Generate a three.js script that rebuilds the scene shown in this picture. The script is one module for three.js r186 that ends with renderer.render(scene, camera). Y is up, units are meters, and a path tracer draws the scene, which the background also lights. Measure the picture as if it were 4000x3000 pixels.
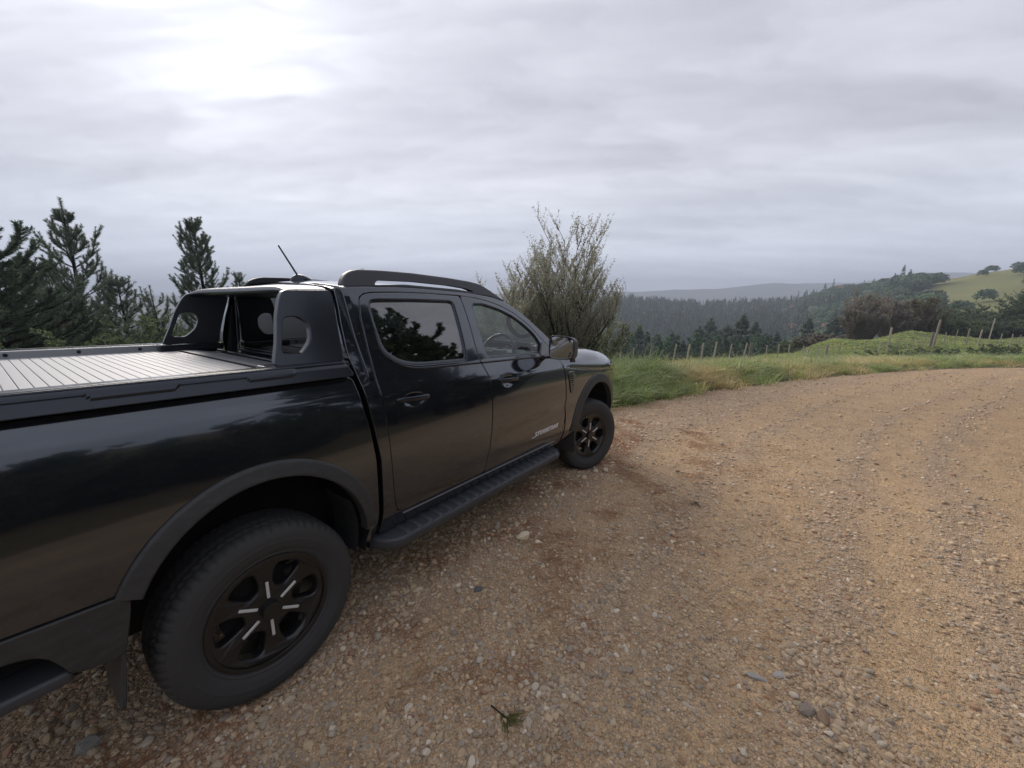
import * as THREE from 'three';
import { mergeGeometries } from 'three/addons/utils/BufferGeometryUtils.js';
import { RoundedBoxGeometry } from 'three/addons/geometries/RoundedBoxGeometry.js';
import { FontLoader } from 'three/addons/loaders/FontLoader.js';
import { TextGeometry } from 'three/addons/geometries/TextGeometry.js';
import { createNoise2D, createNoise3D } from 'simplex-noise';

// ---------------------------------------------------------------- camera, sky, sun, exposure
const scene = new THREE.Scene();
const EYE = new THREE.Vector3(0, 1.685, 0);
const PITCH = -Math.atan((1500 - 1146) / 1553);
const camera = new THREE.PerspectiveCamera(2 * Math.atan(1500 / 1553) * 180 / Math.PI, 4 / 3, 0.05, 20000);
camera.position.copy(EYE);
camera.rotation.set(PITCH, 0, 0);
scene.add(camera);
const renderer = new THREE.WebGLRenderer({ antialias: true });
renderer.setSize(1024, 768);
renderer.toneMapping = THREE.LinearToneMapping;
renderer.toneMappingExposure = 1.75;
renderer.shadowMap.enabled = true;

function mulberry(seed) { let a = seed >>> 0; return () => { a = (a + 0x6D2B79F5) | 0; let t = Math.imul(a ^ (a >>> 15), 1 | a); t = (t + Math.imul(t ^ (t >>> 7), 61 | t)) ^ t; return ((t ^ (t >>> 14)) >>> 0) / 4294967296; }; }
const rnd = mulberry(20240611);
const rr = (a, b) => a + (b - a) * rnd();
const noise2 = createNoise2D(mulberry(7)), noise3 = createNoise3D(mulberry(11));
function fbm2(x, y, n = 5, g = 0.5) { let s = 0, a = 1, f = 1, w = 0; for (let i = 0; i < n; i++) { s += a * noise2(x * f + i * 17.3, y * f - i * 9.1); w += a; a *= g; f *= 2.03; } return s / w; }
const clamp = (x, a = 0, b = 1) => Math.min(b, Math.max(a, x));
const sstep = (a, b, x) => { const t = clamp((x - a) / (b - a)); return t * t * (3 - 2 * t); };
const lerp = (a, b, t) => a + (b - a) * t;

// one overcast sky: a deck of stratus with a thin, bright place where the sun stands behind it
const SUN_AZ = -32 * Math.PI / 180, SUN_EL = 30 * Math.PI / 180;   // azimuth from the view axis, to the right positive
const sunDir = new THREE.Vector3(Math.sin(SUN_AZ) * Math.cos(SUN_EL), Math.sin(SUN_EL), -Math.cos(SUN_AZ) * Math.cos(SUN_EL));
function skyTexture() {
  const w = 2048, h = 1024, data = new Float32Array(w * h * 4);
  for (let j = 0; j < h; j++) {
    const el = ((j + 0.5) / h - 0.5) * Math.PI, sy = Math.sin(el), cy = Math.cos(el);
    for (let i = 0; i < w; i++) {
      const az = ((i + 0.5) / w - 0.5) * 2 * Math.PI, dx = cy * Math.cos(az), dz = cy * Math.sin(az);
      const k = (j * w + i) * 4;
      if (sy < -0.02) { data[k] = 0.20; data[k + 1] = 0.21; data[k + 2] = 0.22; data[k + 3] = 1; continue; }
      const e = Math.max(sy, 0) + 0.13;                        // height over a curved deck
      const u = dx / e, v = dz / e;
      // rolls of cloud lie across the view, drawn out sideways
      const a = fbm2(u * 0.28 + 3.1, v * 0.62 - 1.7, 5, 0.52);
      const b = fbm2(u * 0.75 + 0.9 * a + 11, v * 1.9 + 5 + 0.5 * a, 5, 0.55);
      const c = fbm2(u * 2.1 + 1.2 * b - 4, v * 4.2 + 2, 4, 0.55);
      const far = sstep(0.30, 0.0, sy);
      let t = 0.55 * a + 0.36 * b + 0.16 * c;
      t *= 1 - 0.45 * far;
      let L = 0.420 + 0.19 * t;
      const cs = dx * sunDir.x + sy * sunDir.y + dz * sunDir.z;
      const thin = sstep(-0.25, 0.75, 0.45 * a + 0.55 * b + 0.3);
      L += 0.44 * Math.exp((cs - 1) / 0.015) * (0.12 + 0.95 * thin * thin) + 0.13 * Math.exp((cs - 1) / 0.11);
      L *= 1 + 0.22 * far;
      const warm = clamp((L - 0.5) * 1.2, -0.2, 0.6);
      data[k] = L * (0.940 - 0.05 * far + 0.06 * warm); data[k + 1] = L * (0.960 - 0.005 * far + 0.05 * warm); data[k + 2] = L * (1.070 + 0.03 * far - 0.07 * warm); data[k + 3] = 1;
    }
  }
  const t = new THREE.DataTexture(data, w, h, THREE.RGBAFormat, THREE.FloatType);
  t.mapping = THREE.EquirectangularReflectionMapping; t.magFilter = t.minFilter = THREE.LinearFilter; t.wrapS = THREE.RepeatWrapping; t.needsUpdate = true;
  return t;
}
const sky = skyTexture();
scene.background = sky; scene.environment = sky;
const sun = new THREE.DirectionalLight(0xfff4e6, 1.4);
sun.position.copy(sunDir).multiplyScalar(60); sun.castShadow = true; sun.shadow.radius = 60;
sun.shadow.mapSize.set(2048, 2048);
Object.assign(sun.shadow.camera, { left: -40, right: 40, top: 40, bottom: -40, near: 1, far: 200 });
scene.add(sun, sun.target);
scene.fog = new THREE.FogExp2(0xc9d2e2, 0.00072);

// ---------------------------------------------------------------- frames: the truck stands on a road that tips 2.6 degrees away
const F_PX = 1553, EYE_T = new THREE.Vector3(-0.636, 1.683, 2.648);
function camBasis(yaw, pitch, roll) {
  const f = new THREE.Vector3(Math.cos(pitch) * Math.cos(yaw), Math.sin(pitch), -Math.cos(pitch) * Math.sin(yaw));
  const r0 = new THREE.Vector3().crossVectors(f, new THREE.Vector3(0, 1, 0)).normalize(), u0 = new THREE.Vector3().crossVectors(r0, f);
  const r = r0.clone().multiplyScalar(Math.cos(roll)).addScaledVector(u0, Math.sin(roll)), u = u0.clone().multiplyScalar(Math.cos(roll)).addScaledVector(r0, -Math.sin(roll));
  return [r, u, f];
}
const [tr, tu, tf] = camBasis(0.626, -0.1785, 0.0175);
const wr = new THREE.Vector3(1, 0, 0), wf = new THREE.Vector3(0, Math.sin(PITCH), -Math.cos(PITCH)), wu = new THREE.Vector3().crossVectors(wr, wf);
const camT = new THREE.Matrix4().makeBasis(tr, tu, tf.clone().negate()), camW = new THREE.Matrix4().makeBasis(wr, wu, wf.clone().negate());
const T2W = new THREE.Matrix4().multiplyMatrices(camW, camT.clone().transpose());
T2W.setPosition(EYE.clone().sub(EYE_T.clone().applyMatrix4(T2W)));
const W2T = T2W.clone().invert();
const roadUp = new THREE.Vector3(0, 1, 0).transformDirection(T2W);
const toW = (x, y, z) => new THREE.Vector3(x, y, z).applyMatrix4(T2W);
const toT = (x, y, z) => new THREE.Vector3(x, y, z).applyMatrix4(W2T);
const P0 = toW(0, 0, 0);
const planeY = (x, z) => P0.y - (roadUp.x * (x - P0.x) + roadUp.z * (z - P0.z)) / roadUp.y;   // the road's plane

// ---------------------------------------------------------------- naming and building helpers
const taken = new Map();
function numbered(name) { const n = taken.get(name) ?? 0; taken.set(name, n + 1); return n ? name + '_' + String(n).padStart(3, '0') : name; }
function tag(o, label, category, group, kind) { if (label) o.userData.label = label; if (category) o.userData.category = category; if (group) o.userData.group = group; if (kind) o.userData.kind = kind; return o; }
function thing(name, label, category, group) { const o = new THREE.Group(); o.name = numbered(name); tag(o, label, category, group); scene.add(o); return o; }
function part(name, geo, mat, parent, label) { const m = new THREE.Mesh(geo, mat); m.name = name; m.castShadow = m.receiveShadow = true; if (label) m.userData.label = label; parent.add(m); return m; }
function group(name, parent) { const g = new THREE.Group(); g.name = name; parent.add(g); return g; }
function copyOf(o, label) { const c = o.clone(); c.name = numbered(o.name.replace(/_\d{3}$/, '')); c.userData = { ...o.userData }; if (label) c.userData.label = label; scene.add(c); return c; }
class MB {                                         // collects triangles with normals, uv and colours
  constructor() { this.p = []; this.n = []; this.t = []; this.c = []; this.i = []; }
  v(x, y, z, nx = 0, ny = 0, nz = 0, u = 0, w = 0) { this.p.push(x, y, z); this.n.push(nx, ny, nz); this.t.push(u, w); return this.p.length / 3 - 1; }
  tri(a, b, c) { this.i.push(a, b, c); }
  quad(a, b, c, d) { this.i.push(a, b, c, a, c, d); }
  geo(computeNormals = false) {
    const g = new THREE.BufferGeometry();
    g.setAttribute('position', new THREE.Float32BufferAttribute(this.p, 3));
    g.setAttribute('normal', new THREE.Float32BufferAttribute(this.n, 3));
    g.setAttribute('uv', new THREE.Float32BufferAttribute(this.t, 2));
    if (this.c.length) g.setAttribute('color', new THREE.Float32BufferAttribute(this.c, 3));
    g.setIndex(this.i);
    if (computeNormals) g.computeVertexNormals();
    return g;
  }
}
function surf(nu, nv, fn, closeV = false) {        // a smooth grid; fn(u, v) -> [x, y, z]
  const b = new MB();
  for (let i = 0; i <= nu; i++) for (let j = 0; j <= nv; j++) { const [x, y, z] = fn(i / nu, j / nv); b.v(x, y, z, 0, 0, 0, x, y); }
  for (let i = 0; i < nu; i++) for (let j = 0; j < nv; j++) { const a = i * (nv + 1) + j, c = a + nv + 1; b.quad(a, c, c + 1, a + 1); }
  const g = b.geo(true);
  if (closeV) { const n = g.attributes.normal; for (let i = 0; i <= nu; i++) { const a = i * (nv + 1), c = a + nv, x = n.getX(a) + n.getX(c), y = n.getY(a) + n.getY(c), z = n.getZ(a) + n.getZ(c), l = Math.hypot(x, y, z) || 1; n.setXYZ(a, x / l, y / l, z / l); n.setXYZ(c, x / l, y / l, z / l); } }
  return g;
}
const plain = (g) => { const o = g.index ? g.toNonIndexed() : g; for (const k of Object.keys(o.attributes)) if (!['position', 'normal', 'uv'].includes(k)) o.deleteAttribute(k); return o; };
const merge = (list) => mergeGeometries(list.map(plain));
function box(cx, cy, cz, sx, sy, sz, r = 0.006, seg = 2) { const g = new RoundedBoxGeometry(sx, sy, sz, seg, Math.min(r, sx / 2.01, sy / 2.01, sz / 2.01)); g.translate(cx, cy, cz); return g; }
function tube(pts, r, n = 8, seg) { const c = new THREE.CatmullRomCurve3(pts.map((p) => new THREE.Vector3(...p))); return new THREE.TubeGeometry(c, seg ?? pts.length * 6, r, n, false); }
function table(xs, ys) {                           // monotone cubic through a few points
  const n = xs.length, d = [], m = new Array(n);
  for (let i = 0; i < n - 1; i++) d.push((ys[i + 1] - ys[i]) / (xs[i + 1] - xs[i]));
  m[0] = d[0]; m[n - 1] = d[n - 2];
  for (let i = 1; i < n - 1; i++) m[i] = d[i - 1] * d[i] <= 0 ? 0 : 2 * d[i - 1] * d[i] / (d[i - 1] + d[i]);
  return (x) => {
    if (x <= xs[0]) return ys[0]; if (x >= xs[n - 1]) return ys[n - 1];
    let i = 0; while (x > xs[i + 1]) i++;
    const h = xs[i + 1] - xs[i], t = (x - xs[i]) / h, t2 = t * t, t3 = t2 * t;
    return (2 * t3 - 3 * t2 + 1) * ys[i] + (t3 - 2 * t2 + t) * h * m[i] + (-2 * t3 + 3 * t2) * ys[i + 1] + (t3 - t2) * h * m[i + 1];
  };
}
function texture(w, h, fn, srgb = true, rep) {     // fn(x, y in 0..1, pixel) -> [r, g, b] 0..1
  const d = new Uint8Array(w * h * 4);
  for (let j = 0; j < h; j++) for (let i = 0; i < w; i++) { const c = fn(i / w, j / h, i, j), k = (j * w + i) * 4; d[k] = 255 * clamp(c[0]); d[k + 1] = 255 * clamp(c[1]); d[k + 2] = 255 * clamp(c[2]); d[k + 3] = 255; }
  const t = new THREE.DataTexture(d, w, h, THREE.RGBAFormat);
  t.wrapS = t.wrapT = THREE.RepeatWrapping; t.magFilter = THREE.LinearFilter; t.minFilter = THREE.LinearMipmapLinearFilter; t.generateMipmaps = true;
  if (srgb) t.colorSpace = THREE.SRGBColorSpace; if (rep) t.repeat.set(rep, rep); t.needsUpdate = true;
  return t;
}
const lin = (r, g, b) => new THREE.Color().setRGB(r, g, b);
// ---------------------------------------------------------------- sheet-metal panels
function cut(poly, rmax = 0.03, n = 2) {           // rounds the corners of an outline
  for (let k = 0; k < n; k++) {
    const q = [], N = poly.length;
    for (let i = 0; i < N; i++) {
      const a = poly[i], b = poly[(i + 1) % N], l = Math.hypot(b[0] - a[0], b[1] - a[1]), t = Math.min(0.25, rmax / l);
      q.push([lerp(a[0], b[0], t), lerp(a[1], b[1], t)], [lerp(b[0], a[0], t), lerp(b[1], a[1], t)]);
    }
    poly = q; rmax *= 0.45;
  }
  return poly;
}
function arc(cx, cy, r, a0, a1, n = 40) { const p = []; for (let i = 0; i <= n; i++) { const a = (a0 + (a1 - a0) * i / n) * Math.PI / 180; p.push([cx + r * Math.cos(a), cy + r * Math.sin(a)]); } return p; }
function signedDist(polys) {
  const segs = [];
  polys.forEach((p, k) => { for (let i = 0; i < p.length; i++) { const a = p[i], b = p[(i + 1) % p.length]; segs.push([a[0], a[1], b[0], b[1], k]); } });
  return (x, y) => {
    let best = 1e9; const inside = new Uint8Array(polys.length);
    for (const [ax, ay, bx, by, k] of segs) {
      const dx = bx - ax, dy = by - ay, l2 = dx * dx + dy * dy; if (l2 < 1e-14) continue;
      let t = ((x - ax) * dx + (y - ay) * dy) / l2; t = t < 0 ? 0 : t > 1 ? 1 : t;
      const ex = x - ax - t * dx, ey = y - ay - t * dy, d = ex * ex + ey * ey; if (d < best) best = d;
      if ((ay > y) !== (by > y) && x < ax + (y - ay) / dy * dx) inside[k] ^= 1;
    }
    let inn = inside[0] === 1; for (let k = 1; k < polys.length; k++) if (inside[k]) inn = false;
    return inn ? Math.sqrt(best) : -Math.sqrt(best);
  };
}
const MAPS = {                                     // (a, b, h) -> (x, y, z) and whether the map mirrors
  right: [(a, b, h) => [a, b, h], false], left: [(a, b, h) => [a, b, -h], true],
  top: [(a, b, h) => [a, h, b], true], under: [(a, b, h) => [a, -h, b], false],
  front: [(a, b, h) => [h, b, a], true], rear: [(a, b, h) => [-h, b, a], false],
};
function panel({ poly, holes = [], H, map = 'right', h = 0.014, r = 0.004, inset = 0.002, depth = 0.03, steps = 3 }) {
  const [M, mirrored] = MAPS[map], sd0 = signedDist([poly, ...holes]), off = r + inset, sd = (x, y) => sd0(x, y) - off;
  let x0 = 1e9, x1 = -1e9, y0 = 1e9, y1 = -1e9;
  for (const [x, y] of poly) { x0 = Math.min(x0, x); x1 = Math.max(x1, x); y0 = Math.min(y0, y); y1 = Math.max(y1, y); }
  const nx = Math.ceil((x1 - x0) / h) + 1, ny = Math.ceil((y1 - y0) / h) + 1, D = new Float64Array((nx + 1) * (ny + 1)), id = (i, j) => i * (ny + 1) + j;
  const X = (i) => x0 - h / 2 + i * h, Y = (j) => y0 - h / 2 + j * h;
  for (let i = 0; i <= nx; i++) for (let j = 0; j <= ny; j++) D[id(i, j)] = sd(X(i), Y(j));
  const b = new MB(), e = 0.002, put = (x, y, hh, na, nb, nh) => { const p = M(x, y, hh), n = M(na, nb, nh); return b.v(...p, ...n, x, y); };
  const nrm = (x, y) => { const gx = (H(x + e, y) - H(x - e, y)) / (2 * e), gy = (H(x, y + e) - H(x, y - e)) / (2 * e), l = Math.hypot(gx, gy, 1); return [-gx / l, -gy / l, 1 / l]; };
  const face = (...f) => { if (mirrored) f.reverse(); for (let k = 1; k + 1 < f.length; k++) b.tri(f[0], f[k], f[k + 1]); };
  const memo = new Map(), vert = (x, y, key) => { let v = memo.get(key); if (v === undefined) { v = put(x, y, H(x, y), ...nrm(x, y)); memo.set(key, v); } return v; };
  const rim = [];
  for (let i = 0; i < nx; i++) for (let j = 0; j < ny; j++) {
    const c = [[i, j], [i + 1, j], [i + 1, j + 1], [i, j + 1]], d = c.map(([a, q]) => D[id(a, q)]);
    if (d.every((v) => v <= 0)) continue;
    const f = [], edge = [];
    for (let k = 0; k < 4; k++) {
      const [a, q] = c[k], [a2, q2] = c[(k + 1) % 4], da = d[k], db = d[(k + 1) % 4];
      if (da > 0) f.push(vert(X(a), Y(q), 'n' + id(a, q)));
      if ((da > 0) !== (db > 0)) {
        let t = da / (da - db), x = lerp(X(a), X(a2), t), y = lerp(Y(q), Y(q2), t);
        const lo = Math.min(id(a, q), id(a2, q2)), hi = Math.max(id(a, q), id(a2, q2));
        f.push(vert(x, y, 'e' + lo + '_' + hi)); edge.push([x, y, da > 0]);
      }
    }
    face(...f);
    if (edge.length === 2) rim.push(edge[0][2] ? [edge[0], edge[1]] : [edge[1], edge[0]]);
    else if (edge.length === 4) { const q = edge[0][2] ? edge : [edge[1], edge[2], edge[3], edge[0]]; rim.push([q[0], q[1]], [q[2], q[3]]); }
  }
  if (depth > 0) {
    const rings = new Map();
    const ring = (x, y) => {
      const key = x.toFixed(5) + ',' + y.toFixed(5); let v = rings.get(key); if (v) return v;
      let gx = sd0(x + e, y) - sd0(x - e, y), gy = sd0(x, y + e) - sd0(x, y - e); const l = Math.hypot(gx, gy) || 1; gx /= -l; gy /= -l;
      const N = nrm(x, y), z = H(x, y); v = [];
      for (let k = 0; k <= steps; k++) { const a = k / steps * Math.PI / 2, s = Math.sin(a), co = Math.cos(a); v.push(put(x + gx * r * s, y + gy * r * s, z - r * (1 - co), gx * s + N[0] * co, gy * s + N[1] * co, N[2] * co)); }
      v.push(put(x + gx * r, y + gy * r, z - r - depth, gx, gy, 0)); rings.set(key, v); return v;
    };
    for (const [p, q] of rim) { const A = ring(p[0], p[1]), B = ring(q[0], q[1]); for (let k = 0; k < A.length - 1; k++) face(A[k], A[k + 1], B[k + 1], B[k]); }
  }
  return b.geo();
}

// ---------------------------------------------------------------- truck materials
const tileNoise = (w, fn) => texture(w, w, fn, false);
const dustTex = texture(1024, 1024, (x, y, i, j) => {           // dried splashes and grit on dark paint: specks and smears
  const a = fbm2(x * 9, y * 22, 4), s = noise2(i * 0.21, j * 0.21), s2 = noise2(i * 0.5 + 70, j * 0.5), d = sstep(0.72, 0.95, s) * 0.55 * sstep(0.0, 0.5, a) + sstep(0.86, 0.97, s2) * 0.5 * sstep(-0.1, 0.5, a);
  const v = 0.205 + 0.03 * a + 0.3 * d; return [v * 0.97, v, v * 1.03];
}, true);
const roughGrain = tileNoise(512, (x, y, i, j) => { const v = 0.5 + 0.25 * noise2(i * 0.35, j * 0.35) + 0.25 * noise2(i * 0.9 + 9, j * 0.9); return [v, v, v]; });
const paintRough = tileNoise(512, (x, y, i, j) => { const v = 0.62 + 0.22 * fbm2(x * 6, y * 6, 4) + 0.12 * noise2(i * 0.8, j * 0.8); return [v, v, v]; });
const M = {
  paint: new THREE.MeshPhysicalMaterial({ color: lin(0.0085, 0.0095, 0.0135), roughness: 0.10, metalness: 0.0, ior: 1.72, specularColor: lin(0.72, 0.84, 1.0), clearcoat: 1, clearcoatRoughness: 0.03 }),
  gloss: new THREE.MeshPhysicalMaterial({ color: lin(0.012, 0.012, 0.013), roughness: 0.22, ior: 1.8, clearcoat: 0.5, clearcoatRoughness: 0.1 }),
  satin: new THREE.MeshPhysicalMaterial({ color: lin(0.013, 0.0145, 0.020), roughness: 0.2, ior: 1.55, specularColor: lin(0.80, 0.89, 1.0) }),
  plastic: new THREE.MeshStandardMaterial({ color: lin(0.046, 0.050, 0.058), roughness: 0.44 }),
  dusty: new THREE.MeshStandardMaterial({ map: dustTex, roughness: 0.52, bumpMap: roughGrain, bumpScale: 0.0004 }),
  rubber: new THREE.MeshStandardMaterial({ color: lin(0.040, 0.041, 0.043), roughness: 0.74, bumpMap: roughGrain, bumpScale: 0.0005 }),
  dark: new THREE.MeshStandardMaterial({ color: lin(0.008, 0.008, 0.009), roughness: 0.9 }),
  rim: new THREE.MeshPhysicalMaterial({ color: lin(0.010, 0.010, 0.011), roughness: 0.36, clearcoat: 0.35, clearcoatRoughness: 0.2 }),
  silver: new THREE.MeshStandardMaterial({ color: lin(0.68, 0.69, 0.70), roughness: 0.34, metalness: 0.25 }),
  silverGrey: new THREE.MeshStandardMaterial({ color: lin(0.20, 0.20, 0.215), roughness: 0.3, metalness: 0.3 }),
  chrome: new THREE.MeshStandardMaterial({ color: lin(0.66, 0.66, 0.67), roughness: 0.22, metalness: 0.35 }),
  slat: new THREE.MeshStandardMaterial({ color: lin(0.25, 0.258, 0.28), roughness: 0.5, metalness: 0.4 }),
  alloy: new THREE.MeshStandardMaterial({ color: lin(0.34, 0.35, 0.37), roughness: 0.38, metalness: 0.7 }),
  tint: new THREE.MeshPhysicalMaterial({ color: lin(0.06, 0.066, 0.074), roughness: 0.0, transmission: 1, thickness: 0, ior: 2.4 }),
  darkTint: new THREE.MeshPhysicalMaterial({ color: lin(0.010, 0.012, 0.015), roughness: 0.0, transmission: 1, thickness: 0, ior: 1.5 }),
  clear: new THREE.MeshPhysicalMaterial({ color: lin(0.66, 0.75, 0.74), roughness: 0.0, transmission: 1, thickness: 0, ior: 1.52 }),
  mirror: new THREE.MeshStandardMaterial({ color: lin(0.55, 0.57, 0.60), roughness: 0.03, metalness: 1 }),
  cloth: new THREE.MeshStandardMaterial({ color: lin(0.03, 0.03, 0.032), roughness: 0.95 }),
  dash: new THREE.MeshStandardMaterial({ color: lin(0.05, 0.05, 0.052), roughness: 0.6 }),
  lens: new THREE.MeshPhysicalMaterial({ color: lin(0.012, 0.012, 0.014), roughness: 0.08, clearcoat: 1, clearcoatRoughness: 0.02 }),
  redLens: new THREE.MeshPhysicalMaterial({ color: lin(0.16, 0.006, 0.006), roughness: 0.15, clearcoat: 1 }),
  white: new THREE.MeshPhysicalMaterial({ color: lin(0.5, 0.5, 0.5), roughness: 0.2, clearcoat: 1 }),
};
for (const t of [M.paint, M.gloss]) { t.clearcoatRoughnessMap = null; }

// ---------------------------------------------------------------- the shape of the body side: half width at (x along, y up), in the truck's frame
const creaseY = table([-1.2, 0.45, 0.6, 1.4, 2.5, 2.8, 3.1, 3.6, 4.2], [1.285, 1.285, 1.27, 1.225, 1.205, 1.165, 1.12, 1.07, 1.03]);
const fenderTop = table([2.5, 2.7, 3.0, 3.3, 3.6, 3.75, 3.9, 4.0, 4.1], [1.345, 1.342, 1.332, 1.312, 1.276, 1.25, 1.20, 1.15, 1.06]);
const soft = (t, w) => t / w > 30 ? t : t / w < -30 ? 0 : w * Math.log1p(Math.exp(t / w));
const handleAt = [[0.80, 1.187], [1.70, 1.180]];
const endTaper = (x) => -0.02 * clamp((-0.6 - x) / 0.6, 0, 2) ** 2 - 0.25 * clamp(x - 3.35, 0, 2) ** 2;
function lowerW(x, y) {
  const yc = creaseY(x), yy = Math.min(y, yc);
  let z = 0.955 + endTaper(x) - (0.44 + 0.12 * sstep(0.6, 0.4, x)) * soft(y - yc, 0.009) - 0.27 * clamp(yy - 0.84, 0, 0.5) ** 2 - 0.45 * soft(0.60 - y, 0.03);
  z -= 0.011 * sstep(1.3, 2.4, x) * sstep(3.0, 2.5, x) * Math.exp(-(((y - 0.80 - 0.05 * (x - 2)) / 0.06) ** 2));
  for (const [hx, hy] of handleAt) z -= 0.011 * Math.exp(-((((x - hx - 0.02) / 0.075) ** 2 + ((y - hy) / 0.036) ** 2) ** 2));
  return z;
}
function bodyW(x, y) { return y <= 1.355 ? lowerW(x, y) : lowerW(x, 1.355) - 0.34 * (y - 1.355) - 0.2 * (y - 1.355) ** 2; }
const FZ = 0.70;                                   // the crown of the wing
function fenderW(x, y) {
  const f = sstep(2.56, 2.75, x), yc = creaseY(x), yt = fenderTop(x), zs = lowerW(x, Math.min(y, yc));
  if (y <= yc) return zs;
  const t = clamp((y - yc) / (yt - yc), 0, 0.985), e = FZ + endTaper(x) + (zs - FZ - endTaper(x)) * Math.sqrt(1 - t * t);
  return lerp(bodyW(x, y), e, f);
}
const truck = thing('pickup_truck', 'black double-cab pickup truck with roller bed cover parked at the left of the gravel road', 'truck');
truck.applyMatrix4(T2W);
const SIDES = [['right', 1], ['left', -1]];

// outlines read along the side
const bEdge = [[1.40, 0.556], [1.418, 0.60], [1.430, 0.68], [1.456, 0.74], [1.475, 0.86], [1.494, 1.046], [1.499, 1.228], [1.466, 1.32], [1.450, 1.36], [1.447, 1.446], [1.452, 1.588], [1.456, 1.725], [1.452, 1.790]];
const rearDoor = [[0.640, 0.64], [0.66, 0.585], [0.72, 0.566], [0.80, 0.562], ...bEdge, [1.157, 1.793], [0.9, 1.788], [0.73, 1.778], [0.675, 1.768], [0.642, 1.748], [0.628, 1.71], [0.611, 1.644], [0.600, 1.485], [0.600, 1.319], [0.614, 1.109], [0.631, 0.741]];
const frontDoor = [...bEdge.slice().reverse(), [2.40, 0.540], [2.46, 0.548], [2.50, 0.575], [2.535, 0.65], [2.561, 0.774], [2.566, 1.1], [2.558, 1.194], [2.516, 1.278], [2.44, 1.36], [2.36, 1.428], [2.292, 1.488], [2.184, 1.583], [2.036, 1.673], [1.884, 1.731], [1.75, 1.762], [1.62, 1.781]];
const rearWin = cut([[0.684, 1.70], [0.700, 1.732], [0.74, 1.740], [1.004, 1.749], [1.330, 1.752], [1.367, 1.739], [1.355, 1.589], [1.344, 1.457], [1.330, 1.361], [1.20, 1.363], [0.95, 1.369], [0.86, 1.378], [0.79, 1.398], [0.734, 1.431], [0.699, 1.466], [0.686, 1.52], [0.681, 1.60]], 0.02);
const frontWin = cut([[1.546, 1.740], [1.678, 1.741], [1.835, 1.709], [1.987, 1.657], [2.10, 1.597], [2.215, 1.515], [2.275, 1.44], [2.300, 1.338], [1.545, 1.357], [1.536, 1.50], [1.538, 1.631]], 0.02);
const tubEdge = [[0.476, 1.358], [0.484, 1.297], [0.520, 1.06], [0.536, 0.916], [0.540, 0.60], [0.54, 0.53]];
const RW = [0.01, 0.55], FW = [3.27, 0.52];       // centres of the wheel openings
const sideTop = table([0.485, 0.70, 1.05, 1.45, 1.80, 1.95, 2.1, 2.2, 2.32, 2.42, 2.62], [1.782, 1.803, 1.816, 1.812, 1.790, 1.757, 1.692, 1.632, 1.545, 1.474, 1.316]);

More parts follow.
